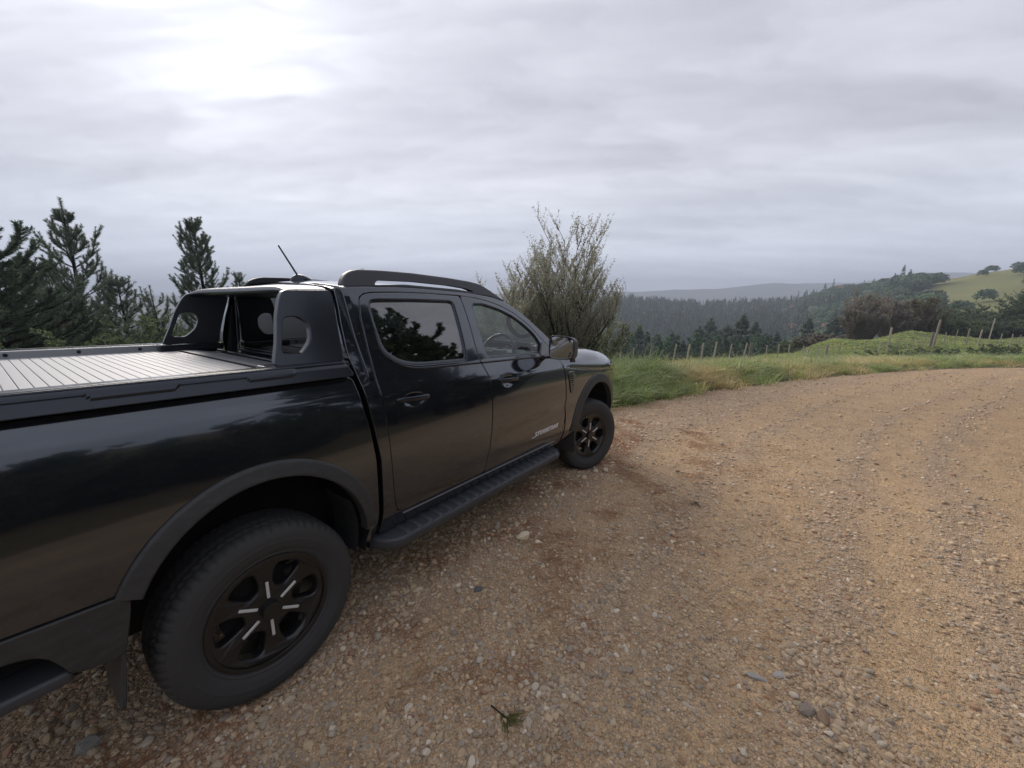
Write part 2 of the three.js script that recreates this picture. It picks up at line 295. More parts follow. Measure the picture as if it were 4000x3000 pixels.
for (const [map, s] of SIDES) {
  const tubHole = [...arc(RW[0], RW[1], 0.475, -12, 192, 60), [RW[0] - 0.46, 0.30], [RW[0] + 0.46, 0.30]];
  const tub = [[-1.165, 1.36], [-1.175, 1.2], [-1.165, 0.78], [-0.40, 0.752], [-0.40, 0.45], [0.54, 0.45], ...tubEdge.slice().reverse()];
  part('bed_side', panel({ poly: tub, holes: [tubHole], H: lowerW, map, r: 0.006 }), M.paint, truck);
  // cab frame around the doors
  const frame = [[0.564, 0.47], [0.562, 0.91], [0.512, 1.30], [0.497, 1.38], [0.484, 1.44], [0.482, 1.5], [0.492, 1.62], [0.505, 1.70], [0.512, 1.785]];
  for (let x = 0.55; x < 2.61; x += 0.05) frame.push([x, sideTop(x) + 0.004]);
  frame.push([2.61, 1.322], [2.565, 1.22], [2.57, 1.0], [2.55, 0.47]);
  part('cab_frame', panel({ poly: frame, holes: [rearDoor, frontDoor], H: bodyW, map, r: 0.004, inset: 0, depth: 0.045 }), M.paint, truck);
  for (const [nm, poly, win, glassMat, lab] of [['rear_door', rearDoor, rearWin, M.tint, 'rear'], ['front_door', frontDoor, frontWin, M.clear, 'front']]) {
    const door = part(nm, panel({ poly: cut(poly, 0.012, 1), holes: [win], H: bodyW, map, r: 0.0035, inset: 0.0025, depth: 0.04 }), M.paint, truck);
    part('window_glass', panel({ poly: win, H: (x, y) => bodyW(x, y) - 0.014, map, r: 0, inset: -0.006, depth: 0, h: 0.03 }), glassMat, door);
    part('window_seal', ribbon(win, [[-0.002, -0.004], [0.004, -0.004], [0.013, -0.009], [0.015, -0.016]], bodyW, s), M.satin, door);
    // belt moulding under the glass
    const belt = nm === 'rear_door' ? [[0.676, 1.58], [0.677, 1.50], [0.688, 1.450], [0.724, 1.416], [0.79, 1.379], [0.86, 1.358], [0.95, 1.350], [1.20, 1.343], [1.442, 1.337]] : [[1.458, 1.336], [1.9, 1.326], [2.29, 1.314]];
    part('belt_moulding', tube(belt.map(([x, y]) => [x, y, s * (bodyW(x, y) + 0.001)]), 0.0085, 6, 60), M.satin, door);
    // handle: a bar standing off a dished pocket
    const [hx, hy] = handleAt[nm === 'rear_door' ? 0 : 1], hz = bodyW(hx - 0.2, hy);
    const bar = surf(24, 12, (u, v) => { const a = v * 2 * Math.PI, x = hx - 0.115 + 0.245 * u, en = Math.pow(Math.max(0, 1 - Math.abs(2 * u - 1) ** 8), 0.4), bow = 0.012 * Math.sin(Math.PI * u); return [x, hy + 0.012 - 0.012 * (u - 0.5) + 0.015 * en * Math.cos(a) * (0.85 + 0.25 * u), s * (hz + 0.004 + bow + 0.0085 * en * Math.sin(a))]; }, true);
    part('door_handle', bar, M.satin, door);
  }
  part('sill_strip', tube([[0.70, 0.553, s * (bodyW(0.7, 0.56) + 0.001)], [1.2, 0.5475, s * (bodyW(1.2, 0.55) + 0.001)], [1.8, 0.541, s * (bodyW(1.8, 0.55) + 0.001)], [2.40, 0.531, s * (bodyW(2.4, 0.54) + 0.001)]], 0.0048, 6, 30), M.silverGrey, truck);
  // the inside faces of the doors and the sill below them
  part('door_lining', panel({ poly: [[0.56, 0.50], [2.56, 0.50], [2.56, 1.20], [2.46, 1.325], [0.62, 1.335], [0.55, 1.2]], H: (x, y) => bodyW(x, y) - 0.075, map, r: 0, inset: 0, depth: 0, h: 0.05 }), M.dark, truck);
  part('pillar_lining', panel({ poly: [[1.38, 1.33], [1.515, 1.33], [1.515, 1.80], [1.38, 1.80]], H: (x, y) => bodyW(x, y) - 0.05, map, r: 0, inset: 0, depth: 0, h: 0.04 }), M.cloth, truck);
  part('pillar_lining', panel({ poly: [[0.51, 1.32], [0.69, 1.45], [0.675, 1.80], [0.53, 1.80]], H: (x, y) => bodyW(x, y) - 0.05, map, r: 0, inset: 0, depth: 0, h: 0.04 }), M.cloth, truck);
  // front wing
  const fen = [[2.572, 0.62], [2.574, 1.1], [2.566, 1.196], [2.524, 1.282], [2.49, 1.318]];
  for (let x = 2.55; x <= 3.90; x += 0.05) fen.push([x, creaseY(x) + 0.78 * (fenderTop(x) - creaseY(x))]);
  fen.push([3.955, 1.10], [3.93, 1.02], [3.90, 0.86], [3.86, 0.52], [2.66, 0.47], [2.58, 0.50]);
  const fenHole = [...arc(FW[0], FW[1], 0.50, -10, 190, 60), [FW[0] - 0.49, 0.30], [FW[0] + 0.49, 0.30]];
  const wing = part('front_fender', panel({ poly: fen, holes: [fenHole], H: fenderW, map, r: 0.002, inset: 0.0, depth: 0.04, h: 0.010 }), M.paint, truck);
  // side vent behind the wheel
  const vp = cut([[2.624, 1.137], [2.655, 1.150], [2.73, 1.146], [2.772, 1.10], [2.788, 1.05], [2.775, 0.985], [2.735, 0.95], [2.672, 0.938], [2.645, 0.96]], 0.014);
  const vent = part('side_vent', panel({ poly: vp, H: (x, y) => fenderW(x, y) + 0.010 - 0.5 * Math.max(0, x - 2.70) * 0.12, map, r: 0.006, inset: 0, depth: 0.012, h: 0.008 }), M.gloss, wing);
  for (let k = 0; k < 7; k++) part('vent_fin', box(2.688, 1.105 - k * 0.021, s * (fenderW(2.69, 1.05) + 0.013), 0.040, 0.009, 0.012, 0.003), M.satin, vent);
  // flares: rear and front
  for (const [nm, cx, cy, ri, ro, a0, a1, mat] of [['rear_flare', RW[0], RW[1], 0.442, 0.512, 3, 157, M.dusty], ['front_flare', FW[0], FW[1], 0.452, 0.545, 0, 176, M.dusty]]) {
    const W = nm === 'rear_flare' ? lowerW : fenderW;
    const g = surf(90, 12, (u, v) => {
      const a = lerp(a0, a1, u) * Math.PI / 180, squash = nm === 'front_flare' ? 1 + 0.05 * Math.cos(2 * a) : 1;
      const k = v * 12; let rho, off;
      if (k <= 1) { rho = ro; off = -0.006 + 0.014 * k; } else if (k <= 2) { rho = ro - 0.008 * (k - 1); off = 0.008 + 0.006 * (k - 1); } else if (k <= 8) { const q = (k - 2) / 6; rho = lerp(ro - 0.008, ri + 0.007, q); off = 0.014 + 0.012 * q; } else if (k <= 10) { const q = (k - 8) / 2 * Math.PI / 2; rho = ri + 0.007 - 0.007 * Math.sin(q); off = 0.026 - 0.007 * (1 - Math.cos(q)); } else { rho = ri; off = 0.019 - 0.05 * (k - 10) / 2; }
      const x = cx + rho * squash * Math.cos(a), y = cy + rho * Math.sin(a);
      return [x, y, s * (W(cx + lerp(rho, ro, 0.6) * squash * Math.cos(a), cy + lerp(rho, ro, 0.6) * Math.sin(a)) + off)];
    });
    if (s < 0) g.index.array.reverse();
    if (s < 0) g.computeVertexNormals();
    const uv = g.attributes.uv, ps = g.attributes.position; for (let i = 0; i < uv.count; i++) uv.setXY(i, ps.getX(i), ps.getY(i));
    part(nm, g, mat, truck);
    // liner inside the opening, and a mud flap
    const lg = surf(40, 8, (u, v) => { const a = lerp(-15, 176, u) * Math.PI / 180; return [cx + (ri + 0.03) * Math.cos(a), cy + (ri + 0.03) * Math.sin(a), s * lerp(0.915, 0.50, v)]; });
    part('wheel_liner', lg, M.dark, truck);
    const wallShape = new THREE.Shape(arc(cx, cy, ri + 0.04, -30, 210, 40).map(([a, b2]) => new THREE.Vector2(a, b2)));
    const wallG = new THREE.ShapeGeometry(wallShape); wallG.translate(0, 0, s * 0.5); part('wheel_well', wallG, M.dark, truck);
  }
  const flap = (x, y0, y1, z0, z1, lean) => { const g = new THREE.Shape(); const p = [[z0, y1], [z1, y1], [z1, y0 + 0.03], [z1 - 0.02, y0], [z0, y0]]; p.forEach(([z, y], i) => i ? g.lineTo(z, y) : g.moveTo(z, y)); const e = new THREE.ExtrudeGeometry(g, { depth: 0.008, bevelEnabled: true, bevelSize: 0.002, bevelThickness: 0.002, bevelSegments: 1 }); e.rotateY(-Math.PI / 2); e.applyMatrix4(new THREE.Matrix4().set(1, lean, 0, x - lean * y1, 0, 1, 0, 0, 0, 0, s, 0, 0, 0, 0, 1)); return e; };
  part('mud_flap', flap(-0.435, 0.325, 0.76, 0.70, 0.945, 0.10), M.rubber, truck);
  part('front_splash_guard', surf(16, 6, (u, v) => { const a = lerp(28, -14, u) * Math.PI / 180, rr2 = 0.425 - 0.01 * u; return [RW[0] + rr2 * Math.cos(a), RW[1] + rr2 * Math.sin(a), s * lerp(0.70, 0.935 - 0.02 * u, v)]; }), M.dusty, truck);
  part('mud_flap', flap(2.80, 0.30, 0.66, 0.72, 0.93, -0.12), M.rubber, truck);
  // rear bumper end with the step pocket behind the wheel
  const be = [[-1.22, 0.80], [-1.19, 0.782], [-0.420, 0.748], [-0.432, 0.66], [-0.455, 0.535], [-0.575, 0.555], [-0.590, 0.60], [-0.625, 0.665], [-0.69, 0.69], [-1.02, 0.69], [-1.22, 0.69]];
  const bumperEnd = part('rear_bumper_end', panel({ poly: cut(be, 0.02), H: (x, y) => lowerW(x, 0.8) + 0.004 - 0.10 * (0.78 - y) ** 2, map, r: 0.006, inset: 0, depth: 0.16 }), M.dusty, truck);
  part('step_pocket', panel({ poly: [[-1.2, 0.45], [-0.5, 0.45], [-0.5, 0.74], [-1.2, 0.74]], H: () => 0.80, map, r: 0, inset: 0, depth: 0, h: 0.1 }), M.dark, bumperEnd);
  part('side_step_ledge', box(-0.86, 0.545, s * 0.875, 0.58, 0.045, 0.13, 0.016), M.plastic, bumperEnd);
  // running board with its ribs
  const nb = 46, board = surf(nb, 14, (u, v) => {
    const x = lerp(0.530, 2.515, u), taper = Math.min(1, Math.sqrt(Math.max(0, Math.min(u, 1 - u)) / 0.055)), zi = 0.80, zo = lerp(0.86, 0.995, taper), k = v * 14;
    const top = 0.452 - 0.004 * u, prof = [[zi, top + 0.010], [zi + 0.02, top + 0.012], [lerp(zi, zo, 0.5), top + 0.006], [zo - 0.02, top - 0.004], [zo - 0.008, top - 0.008], [zo - 0.002, top - 0.014], [zo, top - 0.022], [zo + 0.001, top - 0.04], [zo - 0.002, top - 0.056], [zo - 0.008, top - 0.064], [zo - 0.02, top - 0.068], [lerp(zi, zo, 0.5), top - 0.066], [zi, top - 0.06], [zi, top - 0.02], [zi, top + 0.010]];
    const q = prof[Math.min(14, Math.round(k))]; return [x, q[1], s * q[0]];
  });
  if (s > 0) { board.index.array.reverse(); board.computeVertexNormals(); }
  const sideStep = part('side_step', board, M.plastic, truck);
  for (let k = 0; k < 21; k++) {
    const x = 0.70 + k * 0.084;
    const rib = surf(10, 8, (u, v) => { const z = lerp(0.862, 0.988, u), a = v * Math.PI, e = Math.pow(Math.sin(Math.PI * clamp(u, 0.02, 0.98)), 0.25); return [x + 0.020 * Math.cos(a) * (0.8 + 0.2 * e) + 0.05 * (u - 0.5) * 0.3, 0.452 - 0.004 * (x / 2.5) + 0.008 - 0.016 * u + 0.019 * e * Math.pow(Math.sin(a), 0.5) - 0.004, s * z]; });
    if (s < 0) { rib.index.array.reverse(); rib.computeVertexNormals(); }
    part('tread_rib', rib, M.plastic, sideStep);
  }
  // bed-rail cap with its stepped moulding
  const zig = (x) => { const t = (a, b) => sstep(a, b, x); return 1.412 - 0.014 * t(-0.445, -0.425) + 0.014 * t(-0.225, -0.205) - 0.014 * t(-0.005, 0.015); };
  const capH = (x, y) => { const t = (y - 1.362) / 0.078, base = 0.909 + endTaper(x) - 0.030 * t - 0.055 * clamp(t - 0.55, 0, 1) ** 2 * 3; const m = sstep(-0.0025, 0.0025, y - zig(x)) * sstep(0.212, 0.196, x + (1.437 - y) * 0.6); return base + 0.007 * m; };
  part('bed_rail_cap', panel({ poly: [[-1.165, 1.366], [0.468, 1.364], [0.452, 1.40], [0.436, 1.437], [-1.165, 1.437]], H: capH, map, r: 0.004, inset: 0, depth: 0.05, h: 0.007 }), M.satin, truck);
  part('bed_rail_top', box(-0.365, 1.420, s * 0.835, 1.60, 0.028, 0.085, 0.006), M.satin, truck);
  // alloy rail inside the cap, with bolt heads
  const rail = group('cover_rail', truck); 
  part('rail_channel', merge([box(-0.47, 1.408, s * 0.785, 1.38, 0.046, 0.022, 0.004), box(-0.47, 1.3885, s * 0.765, 1.38, 0.008, 0.045, 0.002)]), M.alloy, rail);
  for (const x of [-1.05, -0.784, -0.515, -0.246, 0.023]) { const g = new THREE.CylinderGeometry(0.009, 0.010, 0.006, 10); g.rotateX(Math.PI / 2); g.translate(x, 1.410, s * 0.772); part('bolt_head', g, M.dark, rail); }
}
function ribbon(poly, prof, W, s) {                   // a strip that follows an outline: each profile point is [in from the outline, out from the surface]
  const b = new MB(), rows = prof.map(([d]) => shrink(poly, d)), N = poly.length, k = prof.length;
  for (let i = 0; i <= N; i++) for (let j = 0; j < k; j++) { const [x, y] = rows[j][i % N]; b.v(x, y, s * (W(x, y) + prof[j][1]), 0, 0, 0, x, y); }
  for (let i = 0; i < N; i++) for (let j = 0; j < k - 1; j++) { const a = i * k + j; b.quad(a, a + k, a + k + 1, a + 1); }
  return b.geo(true);
}
function shrink(poly, d) {                          // moves an outline inward
  const N = poly.length, area = poly.reduce((a, p, i) => { const q = poly[(i + 1) % N]; return a + p[0] * q[1] - q[0] * p[1]; }, 0), sg = area > 0 ? 1 : -1;
  return poly.map((p, i) => { const a = poly[(i + N - 1) % N], b = poly[(i + 1) % N], tx = b[0] - a[0], ty = b[1] - a[1], l = Math.hypot(tx, ty) || 1; return [p[0] - sg * ty / l * d, p[1] + sg * tx / l * d]; });
}

// ---------------------------------------------------------------- roof, pillars and windscreen: one lofted skin
const US = [0, 0.15, 0.3, 0.45, 0.55, 0.65, 0.75, 0.85, 1];
const xs_ = table(US, [0.500, 0.70, 1.05, 1.45, 1.80, 2.0, 2.2, 2.40, 2.62]), xc_ = table(US, [0.475, 0.68, 1.05, 1.45, 1.70, 2.0, 2.29, 2.56, 2.84]), yc_ = table(US, [1.832, 1.856, 1.868, 1.868, 1.852, 1.735, 1.60, 1.465, 1.325]);
function shell(u, q) {                              // q = 1 at the side, 0 on the centre line
  const x = xs_(u), ys = sideTop(x), zs = bodyW(x, ys), aq = Math.abs(q), g = 0.22 * Math.pow(Math.max(0, 1 - aq ** 16), 0.55) + 0.78 * (1 - aq * aq), up = Math.max(0.03, yc_(u) - ys);
  return [xc_(u) + (x - xc_(u)) * aq * aq, ys + (yc_(u) - ys < 0.03 && u > 0.6 ? (yc_(u) - ys) * (1 - aq * aq) + 0.012 * Math.pow(Math.max(0, 1 - aq ** 16), 0.55) : up * g), zs * q];
}
const qOf = (v) => Math.sin((v - 0.5) * Math.PI);
part('roof', surf(60, 64, (u, v) => shell(0.55 * u, qOf(v))), M.paint, truck);
for (const s of [-1, 1]) part('windscreen_pillar', surf(40, 10, (u, v) => shell(lerp(0.55, 1, u), s * Math.cos(v * 0.40))), M.paint, truck);
part('windscreen', surf(36, 40, (u, v) => shell(lerp(0.56, 0.995, u), lerp(-0.925, 0.925, v))), M.clear, truck);
part('headlining', surf(20, 20, (u, v) => { const p = shell(0.02 + 0.53 * u, qOf(lerp(0.1, 0.9, v))); return [p[0], p[1] - 0.035, p[2] * 0.98]; }), M.cloth, truck);
// rear wall of the cab with its window
const backHalf = [[0, 0.60], [0.86, 0.60], [0.905, 1.0], [0.88, 1.36], [0.80, 1.55], [0.735, 1.75], [0.71, 1.80], [0.5, 1.822], [0, 1.832]];
const backPoly = [...backHalf, ...backHalf.slice(1, -1).reverse().map(([z, y]) => [-z, y])];
const backWin = cut([[-0.60, 1.385], [0.60, 1.385], [0.635, 1.42], [0.60, 1.73], [0.56, 1.765], [-0.56, 1.765], [-0.60, 1.73], [-0.635, 1.42]], 0.03);
const backX = (z, y) => -(0.512 - 0.035 * clamp((y - 1.2) / 0.6, -1, 1) * 0 + 0.06 * sstep(1.3, 0.9, y) + 0.03 * (z / 0.8) ** 4);
part('cab_rear_wall', panel({ poly: backPoly, holes: [backWin], H: backX, map: 'rear', h: 0.03, r: 0.004, inset: 0, depth: 0.03 }), M.paint, truck);
const rg = part('rear_window', panel({ poly: backWin, H: (z, y) => backX(z, y) - 0.006, map: 'rear', h: 0.05, r: 0, inset: -0.008, depth: 0 }), M.darkTint, truck);
part('window_guide', box(0.503, 1.392, 0, 0.012, 0.012, 1.16, 0.004), M.satin, rg);
part('window_guide', box(0.500, 1.412, 0, 0.008, 0.006, 1.12, 0.002), M.satin, rg);

// ---------------------------------------------------------------- bonnet and nose
function hoodY(x, z) {
  const az = Math.abs(z), yc = creaseY(x), yt = fenderTop(x), fz = FZ + endTaper(x), zs = lowerW(x, yc);
  if (az > fz) { const t = clamp((az - fz) / (zs - fz), 0, 0.99); return yc + (yt - yc) * Math.sqrt(1 - t * t); }
  const nose = sstep(3.6, 4.05, x);
  return yt - 0.006 * (1 - (az / fz) ** 6) + 0.034 * sstep(0.58, 0.44, az) * (1 - 0.7 * nose) + 0.012 * (1 - (az / fz) ** 2) - 0.0 * nose;
}
const hoodPoly = [];
for (let x = 2.60; x <= 3.96; x += 0.04) hoodPoly.push([x, 0.9 * 0 + FZ + endTaper(x) + (lowerW(x, creaseY(x)) - FZ - endTaper(x)) * Math.sqrt(1 - 0.78 ** 2)]);
{ const r = hoodPoly.slice().reverse().map(([x, z]) => [x, -z]); hoodPoly.push([4.03, 0.55], [4.05, 0], [4.03, -0.55], ...r, [2.78, -0.4], [2.84, 0], [2.78, 0.4]); }
part('bonnet', panel({ poly: hoodPoly, H: hoodY, map: 'top', h: 0.012, r: 0.002, inset: 0.0, depth: 0.03 }), M.paint, truck);
part('cowl', surf(8, 30, (u, v) => { const z = lerp(-0.74, 0.74, v); return [lerp(2.60, 2.90, u) + 0.0 * z, 1.300 + 0.0 * u, z]; }), M.plastic, truck);
const noseX = (z) => 4.09 - 0.30 * Math.pow(Math.abs(z) / 0.88, 3.2);
const noseG = (y0, y1, out, zmax) => surf(36, 10, (u, v) => { const z = lerp(-zmax, zmax, u), y = lerp(y0, y1, v); return [noseX(z) + out * Math.sin(Math.PI * v) - 0.03 * (1 - v), y, z]; });
part('grille', noseG(0.80, 1.14, 0.02, 0.55), M.gloss, truck);
part('front_bumper', noseG(0.42, 0.82, 0.06, 0.88), M.plastic, truck);
for (const s of [-1, 1]) {
  const hl = part('headlight', surf(14, 10, (u, v) => { const z = s * lerp(0.55, 0.885, u), y = lerp(0.90, 1.135, v); return [noseX(z) + 0.012 * Math.sin(Math.PI * v) - 0.012, y, z]; }), M.lens, truck);
  part('daytime_lamp', tube([[noseX(0.86) + 0.01, 0.93, s * 0.80], [noseX(0.60) - 0.0, 0.92, s * 0.60], [noseX(0.57), 1.02, s * 0.57], [noseX(0.60), 1.12, s * 0.60], [noseX(0.86) + 0.01, 1.115, s * 0.82]], 0.008, 6), M.white, hl);
  part('headlight_side', panel({ poly: cut([[3.60, 1.128], [3.90, 1.115], [3.935, 1.06], [3.92, 0.95], [3.78, 0.985], [3.70, 1.06]], 0.012), H: (x, y) => fenderW(x, Math.min(y, 1.06)) + 0.003, map: s > 0 ? 'right' : 'left', r: 0.003, inset: 0, depth: 0.012, h: 0.012 }), M.lens, hl);
}
part('grille_bar', box(4.105, 0.985, 0, 0.03, 0.06, 1.02, 0.012), M.satin, truck);

// ---------------------------------------------------------------- tail
part('tailgate', panel({ poly: [[-0.72, 0.82], [0.72, 0.82], [0.74, 1.38], [-0.74, 1.38]], H: (z, y) => 1.205 + 0.012 * Math.cos(z * 2) + 0.01 * sstep(1.2, 1.3, y), map: 'rear', h: 0.04, r: 0.008, inset: 0, depth: 0.05 }), M.paint, truck);
for (const s of [-1, 1]) part('tail_light', panel({ poly: s > 0 ? [[0.75, 0.92], [0.90, 0.92], [0.915, 1.33], [0.75, 1.34]] : [[-0.90, 0.92], [-0.75, 0.92], [-0.75, 1.34], [-0.915, 1.33]], H: (z) => 1.20 - 0.5 * clamp(Math.abs(z) - 0.80, 0, 1), map: 'rear', h: 0.03, r: 0.006, inset: 0, depth: 0.06 }), M.redLens, truck);
part('rear_bumper', box(-1.235, 0.67, 0, 0.14, 0.20, 1.70, 0.04, 4), M.plastic, truck);
part('bed_floor', box(-0.35, 0.95, 0, 1.65, 0.05, 1.50, 0.01), M.dark, truck);
part('bed_front_wall', box(0.455, 1.15, 0, 0.03, 0.46, 1.66, 0.01), M.satin, truck);
// frame below, which fills the dark under the truck
part('chassis', merge([box(1.35, 0.50, 0.42, 5.0, 0.14, 0.09, 0.01), box(1.35, 0.50, -0.42, 5.0, 0.14, 0.09, 0.01), box(1.6, 0.60, 0, 2.2, 0.10, 1.64, 0.02), box(3.3, 0.68, 0, 1.3, 0.5, 0.96, 0.05), box(-0.35, 0.72, 0, 1.6, 0.16, 0.9, 0.04), box(-0.86, 0.45, -0.1, 0.24, 0.2, 0.7, 0.08)]), M.dark, truck);
{ const ax = new THREE.CylinderGeometry(0.05, 0.05, 1.5, 12); ax.rotateX(Math.PI / 2); ax.translate(0, 0.39, 0); const df = new THREE.SphereGeometry(0.13, 14, 10); df.translate(0, 0.39, 0.05); part('rear_axle', merge([ax, df]), M.dark, truck); }

// ---------------------------------------------------------------- roller cover: slats across the bed
const cover = group('bed_cover', truck);
{ const proto = box(0, 0, 0, 0.0336, 0.010, 1.50, 0.0022, 2), y = 1.386;
  for (let k = 0; k < 39; k++) { const m = part('slat', proto, M.slat, cover); m.position.set(0.190 - 0.0175 - k * 0.035, y, 0); }
  part('slat_hinge', box(-0.49, y - 0.0045, 0, 1.36, 0.004, 1.49, 0.001), M.dark, cover);
  part('canister_lid', surf(10, 20, (u, v) => [lerp(0.196, 0.43, u), y + 0.008 - 0.03 * u * u, lerp(-0.76, 0.76, v)]), M.slat, cover);
  part('canister_edge', box(0.194, y + 0.006, 0, 0.008, 0.014, 1.50, 0.003), M.dark, cover);
}
// ---------------------------------------------------------------- sports bar over the bed behind the cab
const bar = group('sports_bar', truck);
const sailPoly = cut([[0.142, 1.432], [0.150, 1.462], [0.174, 1.53], [0.206, 1.65], [0.242, 1.735], [0.268, 1.768], [0.500, 1.778], [0.502, 1.74], [0.488, 1.66], [0.472, 1.55], [0.462, 1.432]], 0.012);
const sailHole = cut([[0.230, 1.640], [0.290, 1.648], [0.326, 1.624], [0.336, 1.600], [0.324, 1.54], [0.292, 1.503], [0.262, 1.478], [0.184, 1.484]], 0.012);
for (const [map, s] of SIDES) {
  const H = (x, y) => bodyW(0.5, y) - 0.010 + 0.03 * (x - 0.45) * sstep(0.45, 0.1, x);
  part('sail_panel', panel({ poly: sailPoly, holes: [sailHole], H, map, r: 0.006, inset: 0, depth: 0.028, h: 0.005, steps: 3 }), M.satin, bar);
  const inner = panel({ poly: sailPoly, holes: [sailHole], H: (x, y) => -(H(x, y) - 0.034), map: s > 0 ? 'left' : 'right', r: 0.003, inset: 0.001, depth: 0.01, h: 0.006 });
  part('sail_lining', inner, M.plastic, bar);
  part('sail_foot', box(0.285, 1.412, s * 0.79, 0.36, 0.046, 0.16, 0.012, 3), M.satin, bar);
}
{ const zm = bodyW(0.5, 1.765) - 0.012;
  const hoop = surf(64, 24, (u, v) => {
    const q = qOf(u), cr = Math.pow(Math.max(0, 1 - Math.abs(q) ** 7), 0.5), z = zm * q, a = v * 2 * Math.PI;
    const xr = 0.270 + 0.050 * (1 - q * q), xf = 0.500, cx = (xr + xf) / 2, hx = (xf - xr) / 2, ca = Math.cos(a), sa = Math.sin(a), sgn = (t, p) => Math.sign(t) * Math.pow(Math.abs(t), p);
    const yb = 1.738 + 0.012 * cr, yt = 1.757 + 0.036 * cr, top = yt + 0.012 * cr, mid = (yb + top) / 2, hh = (top - yb) / 2;
    return [cx + hx * sgn(ca, 0.55), mid + hh * sgn(sa, 0.7) + 0.010 * (ca > 0 ? 1 : 0.4) * ca * (sa > 0 ? 1 : 0), z];
  }, true);
  hoop.index.array.reverse(); hoop.computeVertexNormals();
  part('hoop', hoop, M.satin, bar);
}
// ---------------------------------------------------------------- roof rails and aerial
for (const [map, s] of SIDES) {
  const sh = new THREE.Shape(cut([[0.572, 1.795], [0.592, 1.842], [0.628, 1.880], [0.69, 1.902], [0.85, 1.911], [1.09, 1.916], [1.4, 1.911], [1.62, 1.901], [1.73, 1.888], [1.80, 1.862], [1.90, 1.815], [2.005, 1.765], [1.93, 1.772], [1.80, 1.80], [1.45, 1.815], [1.0, 1.82], [0.7, 1.808]], 0.02).map((p) => new THREE.Vector2(...p)));
  sh.holes.push(new THREE.Path(cut([[0.772, 1.812], [0.782, 1.845], [0.815, 1.860], [1.1, 1.870], [1.4, 1.866], [1.56, 1.856], [1.62, 1.842], [1.672, 1.812], [1.45, 1.826], [1.0, 1.83]], 0.012).map((p) => new THREE.Vector2(...p))));
  const g = new THREE.ExtrudeGeometry(sh, { depth: 0.026, bevelEnabled: true, bevelThickness: 0.011, bevelSize: 0.009, bevelOffset: -0.009, bevelSegments: 4, curveSegments: 4 }); g.translate(0, 0, -0.013);
  g.applyMatrix4(new THREE.Matrix4().set(1, 0, 0, 0, 0, 1, 0, 0, 0, -0.35, 1, 0.35 * 1.86 + s * 0.0, 0, 0, 0, 1)); 
  if (s < 0) { g.applyMatrix4(new THREE.Matrix4().makeScale(1, 1, -1)); const ix = g.index; if (ix) ix.array.reverse(); else { for (const k of ['position', 'normal', 'uv']) { const at = g.attributes[k], n = at.itemSize; for (let i = 0; i < at.count; i += 3) for (let c = 0; c < n; c++) { const t = at.array[(i + 1) * n + c]; at.array[(i + 1) * n + c] = at.array[(i + 2) * n + c]; at.array[(i + 2) * n + c] = t; } } } }
  g.translate(0, 0, s * 0.610);
  part('roof_rail', g, M.plastic, truck);
}
{ const base = surf(20, 14, (u, v) => { const a = (v - 0.5) * Math.PI, x = 0.625 + 0.175 * u, hgt = 0.052 * Math.pow(Math.sin(Math.PI * Math.pow(clamp(u, 0.001, 0.999), 0.62)), 0.9), w = 0.036 * Math.pow(Math.sin(Math.PI * clamp(u, 0.02, 0.98)), 0.5); return [x, 1.846 + hgt * Math.pow(Math.cos(a), 0.7), w * Math.sin(a)]; });
  base.index.array.reverse(); base.computeVertexNormals();
  const aer = part('aerial_base', base, M.satin, truck);
  const mast = new THREE.CylinderGeometry(0.0048, 0.0062, 0.20, 8); mast.rotateZ(0.545); mast.translate(0.622, 1.975, 0); part('aerial_mast', mast, M.plastic, aer); }

// ---------------------------------------------------------------- wheels
const R_T = 0.392;
function tyreGeo() {
  const prof = [[0.240, 0.098], [0.248, 0.106], [0.2585, 0.112], [0.262, 0.1165], [0.266, 0.1145], [0.285, 0.1235], [0.310, 0.1290], [0.318, 0.1305], [0.322, 0.1290], [0.338, 0.1285], [0.352, 0.1255], [0.364, 0.121], [0.373, 0.1145], [0.380, 0.106], [0.3855, 0.095], [0.3885, 0.082], [0.3905, 0.060], [0.392, 0.030], [0.392, 0.0]];
  const full = [...prof, ...prof.slice(0, -1).reverse().map(([r, z]) => [r, -z])], n = 320, b = new MB(), dense = [];
  for (let i = 0; i < full.length - 1; i++) for (let k = 0; k < 3; k++) { const t = k / 3; dense.push([lerp(full[i][0], full[i + 1][0], t), lerp(full[i][1], full[i + 1][1], t)]); } dense.push(full.at(-1));
  for (let i = 0; i <= n; i++) {
    const th = i / n * 2 * Math.PI, c = Math.cos(th), s = Math.sin(th);
    for (const [r0, z] of dense) {
      let r = r0; const az = Math.abs(z), pitch = (th * 64 / (2 * Math.PI) + (z > 0 ? 0 : 0.5)) % 1;
      const shoulder = sstep(0.0945, 0.098, az) ;
      if (r0 > 0.366) { if (az > 0.074) r -= 0.0075 * (pitch > 0.72 ? 1 : 0) * (az < 0.119 ? 1 : 0.3); else if (az > 0.066) r -= 0.008; else if (az > 0.036) r -= 0.007 * (((th * 72 / (2 * Math.PI) + az * 8) % 1) > 0.76 ? 1 : 0); else if (az > 0.029) r -= 0.008; else r -= 0.006 * (((th * 72 / (2 * Math.PI) - az * 9) % 1) > 0.8 ? 1 : 0); }
      if (r0 > 0.272 && r0 < 0.276) r = r0;
      b.v(r * c, r * s, z, 0, 0, 0, th * 1.2, r0 * 3 + z);
    }
  }
  const m = dense.length; for (let i = 0; i < n; i++) for (let j = 0; j < m - 1; j++) { const a = i * m + j; b.quad(a, a + m, a + m + 1, a + 1); }
  return b.geo(true);
}
const tyreG = tyreGeo();
